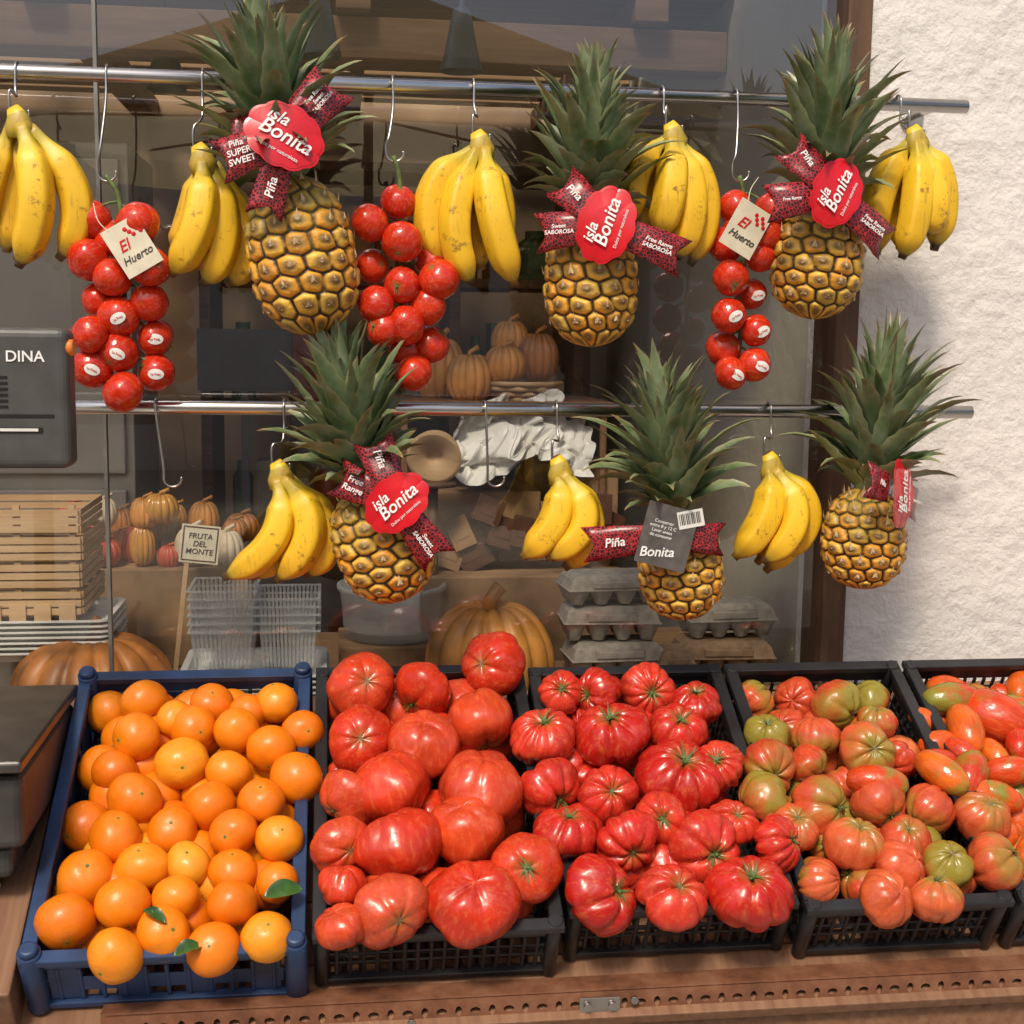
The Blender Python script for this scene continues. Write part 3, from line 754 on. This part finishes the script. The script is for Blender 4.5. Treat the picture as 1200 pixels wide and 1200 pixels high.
PP=[((-.054,1.671),(-.074,1.785),(-.133,2.085),.166,.25),((.406,1.642),(.401,1.742),(.409,2.018),.148,.216),((.785,1.684),(.791,1.775),(.798,2.067),.148,.20),
((.071,1.216),(.040,1.305),(-.013,1.585),.154,.205),((.569,1.170),(.556,1.258),(.511,1.545),.138,.18),((.888,1.218),(.888,1.300),(.932,1.600),.138,.178)]
pines=[pineapple(*p,seed=11+i) for i,p in enumerate(PP)]
for (p,e,zr) in zip(PP,pines,(ZR1,ZR1,ZR1,ZR2,ZR2,ZR2)):
    c=Vector((p[0][0],-.20,p[0][1])); b=Vector((p[1][0],-.2,p[1][1])); t=Vector((p[2][0],-.2,p[2][1]))
    k=(zr-b.z)/(t.z-b.z); q=b.lerp(t,max(.1,min(.9,k)))
    bm=bmesh.new(); pts=[Vector((q.x+.02*math.cos(a),-.2+.02*math.sin(a),zr-.02)) for a in [2*pi*i/12 for i in range(3,13)]]
    pts+= [Vector((q.x+.005,-.12+.014*math.cos(a),zr+.014*math.sin(a))) for a in [pi-2*pi*i/10 for i in range(0,11)]]
    tube(bm,[x-c for x in spline(pts,50)],.0016,6); obj("tie_string",bm,[M_cream],e)

# ---------------------------------------------------------------- paper tags
def ribbon(e,ang,L,w,z,txt=None,mat=None,r0=.028):
    bm=bmesh.new(); n=14
    A=Matrix.Rotation(R(ang),4,'Z')
    def P(x,yy,zz): return A@Vector((x,yy,zz))
    rows=[]; ph=random.uniform(0,6)
    for i in range(n+1):
        t=i/n; x=r0+(L-r0)*t; row=[]
        ww=w*(.46+.14*t)
        for j in range(5):
            s=(j-2)/2
            zz=z-.014*t*t+.0035*math.sin(t*6+ph)*t-.004*t*abs(s)+.0012*math.sin(9*s+7*t+ph)*t
            notch=(.010*(abs(s)*2-1)) if i==n else 0
            row.append(bm.verts.new(P(x+notch,ww*s,zz)))
        rows.append(row)
    for a,b in zip(rows,rows[1:]):
        for j in range(4): bm.faces.new((a[j],b[j],b[j+1],a[j+1]))
    o=obj("ribbon",bm,[mat or M_tagpat],e,None,True)
    m=o.modifiers.new("t",'SOLIDIFY'); m.thickness=.0006
    if txt:
        flip=90<(ang%360)<270
        ln=max(len(s) for s in txt.split("\n"))
        size=min(w*.42,(L-r0)*.62*1.6/ln)
        text("ribbon_print",txt,size,M_text,e,A@Matrix.Translation((r0+.018+(L-r0-.018)*.5,0,z+.004))@Matrix.Rotation(pi if flip else 0,4,'Z'),.0003,.15)
def tag(x,y,z,rot,w,h,ribs,yaw=0,back=False,pitch=86):
    e=empty("fruit_label",Matrix.Translation((x,y,z))@Matrix.Rotation(R(yaw),4,'Z')@Matrix.Rotation(R(pitch),4,'X'))
    bm=bmesh.new(); n=96; A=Matrix.Rotation(R(rot),4,'Z')
    def outl(k,zz):
        L=[]
        for i in range(n):
            a=2*pi*i/n; s=1+.075*abs(math.sin(5*a))**.8+.03*math.cos(2*a)
            L.append(bm.verts.new(A@Vector((w/2*k*s*math.cos(a),h/2*k*s*math.sin(a),zz+.008*(1-k*k*math.cos(a)**2)))))
        return L
    if not back:
        rs=[outl(1,.004),outl(1,.0046),outl(.93,.0046)]
        rs2=[outl(.93,.0052),outl(.915,.0052)]
        rs3=[outl(.915,.0047),outl(.5,.0047),outl(.05,.0047)]
        for rr,mi in ((rs,0),(rs2,1),(rs3,0)):
            for a,b in zip(rr,rr[1:]):
                for k in range(n):
                    f=bm.faces.new((a[k],a[(k+1)%n],b[(k+1)%n],b[k])); f.material_index=mi
        bm.faces.new(rs3[-1])
        obj("oval",bm,[M_tagred,M_cream],e)
        B=A
        text("lettering_small","isla",h*.28,M_text,e,B@Matrix.Translation((-w*.18,h*.22,.0145)),.0003,.25)
        text("lettering","Bonita",h*.34,M_text,e,B@Matrix.Translation((w*.02,-.01*h,.0145)),.0003,.2)
        text("lettering_small","Dulce por naturaleza",h*.085,M_text,e,B@Matrix.Translation((0,-h*.27,.0135)))
    else:
        box2(bm,(-w/2,-h/2,.003),(w/2,h/2,.0036))
        obj("back_card",bm,[M_greycard],e,A,False)
        bm=bmesh.new(); box2(bm,(w*.02,-.012,.0042),(w*.52,.016,.005)); obj("barcode_sticker",bm,[M_white],e,A@Matrix.Translation((.01,.026,0))@Matrix.Rotation(R(25),4,'Z'))
        bm=bmesh.new()
        for i in range(13): box2(bm,(w*.05+i*.0028,-.006,.0052),(w*.05+i*.0028+(.0018 if i%3 else .001),.012,.0056))
        obj("barcode",bm,[M_dark],e,A@Matrix.Translation((.01,.026,0))@Matrix.Rotation(R(25),4,'Z'))
        text("lettering","Bonita",h*.22,M_text,e,A@Matrix.Translation((-w*.12,-h*.28,.0045))@Matrix.Rotation(R(12),4,'Z'),.0003,.2)
        text("lettering_small","Conservar\nentre 8 y 12 C\nLavar antes\nde consumir",h*.075,M_text,e,A@Matrix.Translation((-w*.12,h*.10,.0045)))
    for i,(a,L,wd,tx) in enumerate(ribs): ribbon(e,a,L,wd,-.001-.0012*i,tx)
    return e
tag(-.077,-.292,1.837,-28,.112,.094,[(50,.115,.062,"Free Range\nSweet\nSABOROSA"),(200,.095,.056,"Piña\nSUPER\nSWEET"),(-105,.11,.046,"Piña"),(170,.08,.05,None)],6,False,80)
tag(.411,-.292,1.721,72,.112,.086,[(135,.095,.052,"Piña"),(185,.10,.052,"Sweet\nSABOROSA"),(-20,.125,.050,"Free Range\nSABOROSA")],-8,False,84)
tag(.773,-.292,1.778,62,.106,.082,[(130,.095,.052,"Piña"),(188,.10,.05,"Free Range"),(-34,.12,.050,"Free Range\nSABOROSA")],8,False,82)
tag(.091,-.292,1.292,42,.102,.080,[(112,.10,.052,"Piña"),(158,.098,.050,"Free\nRange"),(-54,.105,.050,"Sweet\nSABOROSA")],-6,False,84)
tag(.522,-.285,1.235,-15,.085,.10,[(186,.125,.048,"Piña"),(-4,.095,.046,None)],0,True)
tag(.905,-.285,1.304,84,.105,.08,[(160,.08,.050,"Piña"),(-14,.125,.050,"Free Range")],44)

# ---------------------------------------------------------------- sloping table, crates
SL=R(29); TM=Matrix.Translation((0,-.12,.983))@Matrix.Rotation(SL,4,'X')   # local x right, y up-slope, z off the slope
tbl=empty("display_table",TM)
bm=bmesh.new()
for i in range(6): box2(bm,(-.49,-.60+i*.112,-.142),(1.9,-.60+i*.112+.108,-.122))
bevel(obj("table_boards",bm,[M_board],tbl),.002)
bm=bmesh.new(); box2(bm,(-.482,-.575,-.12),(-.436,-.05,-.035)); bevel(obj("side_board",bm,[M_board],tbl),.003)
TI=TM.inverted()
bm=bmesh.new()
for x in (-.46,.6,1.8):
    for y,zt in ((-.53,.56),(-.05,.86)): box2(bm,(x,y,0),(x+.05,y+.05,zt))
box2(bm,(-.46,-.53,.2),(1.8,-.49,.25))
obj("legs",bm,[M_rust],tbl,TI)
def slotted(name,x0,x1,y,z0,z1,parent,mw):
    bm=bmesh.new(); pitch=.024; n=int((x1-x0)/pitch); hw=.008; hz=.010; zc=(z0+z1)/2+.002
    for i in range(n):
        xc=x0+(i+.5)*pitch
        cell=[(xc-pitch/2,z0),(xc,z0),(xc+pitch/2,z0),(xc+pitch/2,zc),(xc+pitch/2,z1),(xc,z1),(xc-pitch/2,z1),(xc-pitch/2,zc)]
        angs=[225,270,315,0,45,90,135,180]
        ov=[bm.verts.new((px,y,pz)) for px,pz in cell]; iv=[bm.verts.new((xc+(hw if i%2 else hw*.65)*math.cos(R(a)),y,zc+(hz*.55 if i%2 else hz*.8)*math.sin(R(a)))) for a in angs]
        for k in range(8): bm.faces.new((ov[k],ov[(k+1)%8],iv[(k+1)%8],iv[k]))
    bmesh.ops.remove_doubles(bm,verts=bm.verts,dist=.0001)
    o=obj(name,bm,[M_rust],parent,mw); m=o.modifiers.new("s",'SOLIDIFY'); m.thickness=.003; m.offset=0
    bm=bmesh.new(); box2(bm,(x0,y,z1+.0015),(x1,y+.04,z1+.0045)); obj(name+"_flange",bm,[M_rust],parent,mw)
slotted("front_angle_iron",-.325,1.9,-.572,.578,.618,tbl,TI)
bm=bmesh.new(); box2(bm,(.34,-.5775,.582),(.40,-.5745,.612)); bevel(obj("joint_plate",bm,[M_hook],tbl,TI),.002)
bm=bmesh.new()
for x,z in ((.352,.60),(.388,.60),(.10,.59),(.42,.607)):
    tube(bm,[(x,-.5776,z),(x,-.583,z)],.006,6)
obj("bolts",bm,[M_hook],tbl,TI)
bm=bmesh.new(); box2(bm,(-.32,-.560,.50),(1.9,-.545,.575)); obj("front_board",bm,[M_board],tbl,TI)

def crate(name,x0,x1,v0,v1,h,mat,style):
    bm=bmesh.new(); y0,y1=-v1,-v0
    def wall(axis,pos,a,b,inner):
        def B(s0,s1,z0,z1,t0,t1):
            if axis=='x': box2(bm,(s0,pos+t0,z0),(s1,pos+t1,z1))
            else: box2(bm,(pos+t0,s0,z0),(pos+t1,s1,z1))
        g=1 if inner>0 else -1
        T=lambda a_,b_:(a_*g,b_*g)
        B(a,b,-.012,0,*T(-.010,.010))
        B(a+.012,b-.012,-.034,-.0125,*T(0.002,.006))
        n=max(4,int((b-a)/(.020 if style=='black' else .030))); L=(b-a-.03)/n
        for i in range(n+1):
            s=a+.015+i*L
            B(s-.003,s+.003,-h+.012,-.0345,*T(.0015,.0065))
        for zc in ((-.055,-.075) if style=='black' else (-.06,)):
            B(a+.012,b-.012,zc-.002,zc+.0025,*T(.0025,.0058))
        B(a+.01,b-.01,-h,-h+.0115,*T(-.004,.008))
        if style=='blue':
            m=7; LL=(b-a-.06)/m
            for i in range(m):
                if i%2==0: B(a+.03+i*LL,a+.03+(i+1)*LL-.004,-h+.013,-.0350,*T(.003,.0055))
            B(a+.03,b-.03,-h+.030,-h+.060,*T(.0032,.0057))
    wall('x',y0+.01,x0,x1,1); wall('x',y1-.01,x0,x1,-1)
    wall('y',x0+.01,y0+.021,y1-.021,1); wall('y',x1-.01,y0+.021,y1-.021,-1)
    for x in (x0+.013,x1-.013):
        for y in (y0+.013,y1-.013):
            r=.016 if style=='blue' else .011
            tube(bm,[(x,y,-h),(x,y,-.05),(x,y,.006 if style=='blue' else .003)],r,16)
            if style=='blue': tube(bm,[(x,y,.0062),(x,y,.014),(x,y,.016)],[r*.85,r*.8,r*.55],16)
    ng=int((x1-x0)/.025)
    for i in range(ng): 
        x=x0+.02+i*(x1-x0-.04)/(ng-1); box2(bm,(x-.003,y0+.018,-h+.001),(x+.003,y1-.018,-h+.004))
    ng=int((v1-v0)/.03)
    for i in range(ng):
        y=y0+.02+i*(v1-v0-.04)/(ng-1); box2(bm,(x0+.018,y-.003,-h+.0045),(x1-.018,y+.003,-h+.007))
    bevel(obj(name,bm,[mat],None,TM),.0015,1)
crate("blue_plastic_crate",-.425,-.047,-.01,.552,.115,M_blue,'blue')
crate("black_plastic_crate",-.038,.316,-.01,.535,.115,M_blk,'black')
crate("black_plastic_crate",.325,.666,-.0,.512,.115,M_blk,'black')
crate("black_plastic_crate",.674,.994,.0,.525,.115,M_blk,'black')
crate("black_plastic_crate",1.004,1.344,.0,.525,.115,M_blk,'black')

def S(s): 
    v=[int(k) for k in s.split()]; return [tuple(x/1000 for x in v[i:i+3]) for i in range(0,len(v),3)]
O=S("-313 66 38 -206 75 36 -100 84 35 -261 110 30 -147 100 31 -316 153 38 -229 130 37 -161 144 37 -57 142 34 -344 206 36 -243 199 41 -169 223 36 -106 181 39 -65 243 41 -305 273 40 -192 284 39 -116 294 36 -325 342 39 -245 329 37 -155 349 35 -87 364 35 -358 408 41 -280 397 38 -217 395 33 -152 410 36 -88 436 31 -372 488 41 -298 468 38 -227 457 35 -148 475 37 -239 512 37 -171 539 37 -99 526 36 -299 546 38")
A=S("38 70 53 140 75 49 259 20 55 33 192 51 131 205 56 226 146 58 14 301 45 78 286 61 217 295 65 185 367 56 5 394 43 87 401 61 3 465 34 70 512 52 187 499 62 266 454 49 2 537 35")
B=S("370 83 36 430 93 39 519 84 45 593 119 43 326 186 51 439 186 58 552 176 46 325 287 49 412 308 44 534 274 65 596 262 41 336 377 47 425 405 47 486 362 39 543 414 54 371 488 56 474 503 49 589 497 59 596 375 36 652 419 41")
D=S("708 172 36 847 107 44 784 190 38 861 226 45 687 253 44 756 237 33 664 313 43 906 149 32 918 234 28 749 331 47 845 331 45 925 343 41 780 408 43 864 404 37 706 473 34 838 451 39 910 458 36 798 507 40 873 515 38 696 371 37 1004 368 43 985 457 43")
E=S("1064 93 37 1127 133 47 1058 169 36 1002 132 22 1004 189 26 1092 215 24 1036 223 26 1025 270 39 1094 263 28 1172 117 30 1068 308 25 1145 198 26 984 240 28 1033 303 25")
def pile(name,L,meshes,h0,h1,x0,x1,v0,v1,fr,tilt,spread,childname,lo=-.065,zr=.9,sk=1.0):
    e=empty(name,TM); rnd=random.Random(len(L)*13+int(x0*100))
    for i,(x,v,r) in enumerate(L):
        h=h0+(h1-h0)*rnd.random()
        a=rnd.uniform(0,2*pi); ti=R(tilt)+R(spread)*rnd.uniform(-1,1)
        rot=Matrix.Rotation(rnd.uniform(-zr,zr),4,'Z')@Matrix.Rotation(ti,4,'X')@Matrix.Rotation(a,4,'Z')
        sx=rnd.uniform(.95,1.07)
        obj(childname,rnd.choice(meshes),None,e,Matrix.Translation((x,-v,h))@rot@Matrix.Diagonal((r*sk*sx,r*sk/sx,r*sk,1)))
    v=v0+fr*.9; row=0
    while v<v1-fr*.8:
        x=x0+fr*.95+(row%2)*fr*.8
        while x<x1-fr*.8:
            rot=Matrix.Rotation(rnd.uniform(0,6),4,'Z')@Matrix.Rotation(rnd.uniform(.3,2.5),4,'X')
            obj(childname,rnd.choice(meshes),None,e,Matrix.Translation((x+rnd.uniform(-.006,.006),-v+rnd.uniform(-.006,.006),lo+rnd.uniform(-.006,.010)))@rot@Matrix.Scale(fr*rnd.uniform(.93,1.05),4))
            x+=fr*1.75
        v+=fr*1.6; row+=1
    return e
eo=pile("pile_of_oranges",O,oranges,-.010,.012,-.41,-.06,.01,.54,.038,40,80,"orange",-.045)
pile("pile_of_beefsteak_tomatoes",A,beefs,.02,.036,-.025,.303,.01,.525,.050,110,80,"tomato",-.035,.9,1.04)
pile("pile_of_ribbed_tomatoes",B,ribs,.012,.026,.338,.652,.015,.50,.045,30,50,"tomato",-.038,1.4,1.05)
pile("pile_of_heirloom_tomatoes",D,rafs,-.004,.010,.685,.985,.03,.51,.040,60,90,"tomato",-.042,3.1,1.06)
ep=pile("pile_of_plum_tomatoes",E,plums,-.02,-.005,1.015,1.33,.03,.51,.024,85,15,"tomato",-.06,3.1,.86)
rnd=random.Random(77)
for i in range(34):
    x=rnd.uniform(1.03,1.32); v=rnd.uniform(.04,.5)
    obj("tomato",rnd.choice(plums),None,ep,Matrix.Translation((x,-v,-.035+rnd.uniform(0,.012)))@Matrix.Rotation(rnd.uniform(0,6),4,'Z')@Matrix.Rotation(R(85),4,'X')@Matrix.Scale(.026,4))
eh=bpy.data.objects["pile_of_heirloom_tomatoes"]
for x,v,rz in ((.842,.315,1.35),(.955,.30,.6)):
    obj("tomato",plums[2],None,eh,Matrix.Translation((x,-v,.035))@Matrix.Rotation(rz,4,'Z')@Matrix.Rotation(R(88),4,'X')@Matrix.Scale(.027,4))
M_gl=plain("citrus_leaf",(.035,.10,.018),.3,0,.3,25)
def leaf(parent,mw,L=.06,w=.02):
    bm=bmesh.new(); n=10; prev=None
    for i in range(n+1):
        t=i/n; ww=w*math.sin(pi*t)**.7; z=.010*math.sin(pi*t)
        r=(bm.verts.new((L*t,-ww,z+.004*math.sin(3*t))),bm.verts.new((L*t,0,z-.003)),bm.verts.new((L*t,ww,z)))
        if prev:
            for k in range(2): f=bm.faces.new((prev[k],r[k],r[k+1],prev[k+1])); f.smooth=True
        prev=r
    obj("citrus_leaf",bm,[M_gl],parent,mw)
leaf(eo,Matrix.Translation((-.105,-.478,.024))@Matrix.Rotation(R(10),4,'Z'),.055,.017)
leaf(eo,Matrix.Translation((-.265,-.50,.034))@Matrix.Rotation(R(-35),4,'Z'),.04,.009)
leaf(eo,Matrix.Translation((-.22,-.565,.020))@Matrix.Rotation(R(20),4,'Z'),.04,.012)

# ---------------------------------------------------------------- weighing scale
sc_=empty("weighing_scale",Matrix.Identity(4))
bm=bmesh.new(); box2(bm,(-.64,-.46,1.361),(-.364,-.40,1.553)); bevel(obj("display_head",bm,[M_grey],sc_),.012,4)
bm=bmesh.new(); box2(bm,(-.63,-.4615,1.432),(-.384,-.4605,1.436)); box2(bm,(-.46,-.4625,1.412),(-.40,-.4605,1.418))
for i in range(9):
    for j in range(6): box2(bm,(-.60+i*.018,-.4615,1.445+j*.008),(-.588+i*.018,-.4605,1.448+j*.008))
obj("seams",bm,[M_hole],sc_)
bm=bmesh.new(); box2(bm,(-.455,-.463,1.413),(-.405,-.4626,1.417)); obj("label_strip",bm,[M_white],sc_)
text("lettering","DINA",.021,M_text,sc_,Matrix.Translation((-.420,-.4612,1.514))@Matrix.Rotation(R(90),4,'X'),.0003,.01)
bm=bmesh.new(); tube(bm,[(-.368,-.445,1.527),(-.358,-.445,1.527)],.011,20); obj("button",bm,[M_oran],sc_)
bm=bmesh.new(); tube(bm,[(-.60,-.42,.99),(-.60,-.43,1.2),(-.60,-.43,1.37)],.02,16); obj("pole",bm,[M_grey],sc_)
bm=bmesh.new(); box2(bm,(-.86,-.52,.84),(-.43,-.14,.945)); box2(bm,(-.84,-.50,.79),(-.45,-.16,.838)); bevel(obj("base",bm,[M_scaledark],sc_),.012,3)
bm=bmesh.new(); box2(bm,(-.88,-.54,.955),(-.425,-.13,.972)); bevel(obj("weighing_plate",bm,[M_dsteel],sc_),.005,3)
bm=bmesh.new()
for x in (-.8,-.5):
    for y in (-.46,-.2): tube(bm,[(x,y,.768),(x,y,.79)],.02,12)
obj("feet",bm,[M_hole],sc_)
bm=bmesh.new(); box2(bm,(-1.3,-.60,.73),(-.50,-.03,.768)); 
for x in (-1.25,-.56):
    for y in (-.57,-.1): box2(bm,(x,y,0),(x+.04,y+.04,.729))
bevel(obj("side_table",bm,[M_board]),.003)

# ---------------------------------------------------------------- street behind the viewer
hs=empty("townhouse",Matrix.Translation((0,-13,0)))
bm=bmesh.new(); box2(bm,(-12,-6,0),(8,0,4.0)); obj("walls",bm,[M_plaster],hs)
bm=bmesh.new()
for i in range(7):
    x=-11+i*2.7; box2(bm,(x,.002,.9),(x+1.1,.03,2.6))
obj("windows",bm,[plain("shutter_brown",(.15,.07,.03),.5)],hs)
bm=bmesh.new(); box2(bm,(-12.3,-6.3,4.002),(8.3,.3,4.2)); obj("roof_edge",bm,[plain("terracotta",(.4,.16,.08),.8)],hs)
def canvas(name,c):
    m,nt,b=newmat(name); nt.nodes.remove(b)
    df=nd(nt,"ShaderNodeBsdfDiffuse"); tl=nd(nt,"ShaderNodeBsdfTranslucent"); mx=nd(nt,"ShaderNodeMixShader"); mx.inputs[0].default_value=.6
    df.inputs[0].default_value=(*c,1); tl.inputs[0].default_value=(*c,1)
    nt.links.new(df.outputs[0],mx.inputs[1]); nt.links.new(tl.outputs[0],mx.inputs[2]); nt.links.new(mx.outputs[0],nt.nodes["Material Output"].inputs[0]); return m
MC1=canvas("canvas_cream",(.78,.68,.46)); MC2=canvas("canvas_ochre",(.42,.26,.06))
for px,py,rr_ in ((.2,-6.3,2.3),(-4.2,-6.9,2.0),(4.6,-7.0,2.0)):  # unseen parasols added so their stripes reflect as rays in the window glass
    e=empty("reflection_parasol",Matrix.Translation((px,py,0)))
    bm=bmesh.new(); n=32; top=bm.verts.new((0,0,3.75)); ring=[bm.verts.new((rr_*math.cos(2*pi*k/n),rr_*math.sin(2*pi*k/n),2.85-.04*abs(math.sin(4*pi*k/n)))) for k in range(n)]
    low=[bm.verts.new((v.co.x*1.005,v.co.y*1.005,v.co.z-.2)) for v in ring]
    for k in range(n):
        for f in (bm.faces.new((top,ring[k],ring[(k+1)%n])),bm.faces.new((ring[k],low[k],low[(k+1)%n],ring[(k+1)%n]))): f.material_index=(k//2)%2
    obj("canopy",bm,[MC1,MC2],e)
    bm=bmesh.new(); tube(bm,[(0,0,.0),(0,0,3.7)],.03,12); circ(bm,[(0,.08),(.3,.08),(.34,.0)],24)
    for k in range(8):
        a=2*pi*k/8; tube(bm,[(0,0,2.9),(rr_*.95*math.cos(a),rr_*.95*math.sin(a),2.86)],.010,6)
    obj("pole",bm,[M_brown],e)

# ---------------------------------------------------------------- camera, world, sun
cam=bpy.data.objects.new("camera",bpy.data.cameras.new("camera")); col.objects.link(cam)
cam.data.lens=46.9; cam.data.sensor_width=36; cam.data.clip_end=500; cam.data.clip_start=.05
cam.matrix_world=Matrix.Translation((0,-2.35,1.55))@Matrix.Rotation(R(-7.5),4,'Z')@Matrix.Rotation(R(82.5),4,'X')@Matrix.Rotation(R(.75),4,'Z')
sc.camera=cam
w=bpy.data.worlds.new("World"); sc.world=w; w.use_nodes=True; nt=w.node_tree
bg=nt.nodes["Background"]; sky=nt.nodes.new("ShaderNodeTexSky"); sky.sky_type='NISHITA'; sky.sun_disc=False
SE,SA=R(52),R(202)   # sun elevation / compass angle (from +Y, clockwise)
sky.sun_elevation=SE; sky.sun_rotation=SA; sky.air_density=1.0; sky.dust_density=4.0
nt.links.new(sky.outputs[0],bg.inputs[0]); bg.inputs[1].default_value=.15
sl=bpy.data.lights.new("sun","SUN"); sl.energy=2.9; sl.angle=R(11); sl.color=(1,.89,.73)
so=bpy.data.objects.new("sun",sl); col.objects.link(so)
d=Vector((math.sin(SA)*math.cos(SE),math.cos(SA)*math.cos(SE),math.sin(SE)))
so.rotation_euler=(-d).to_track_quat('-Z','Y').to_euler()
sc.view_settings.view_transform='Standard'; sc.view_settings.look='None'; sc.view_settings.exposure=0
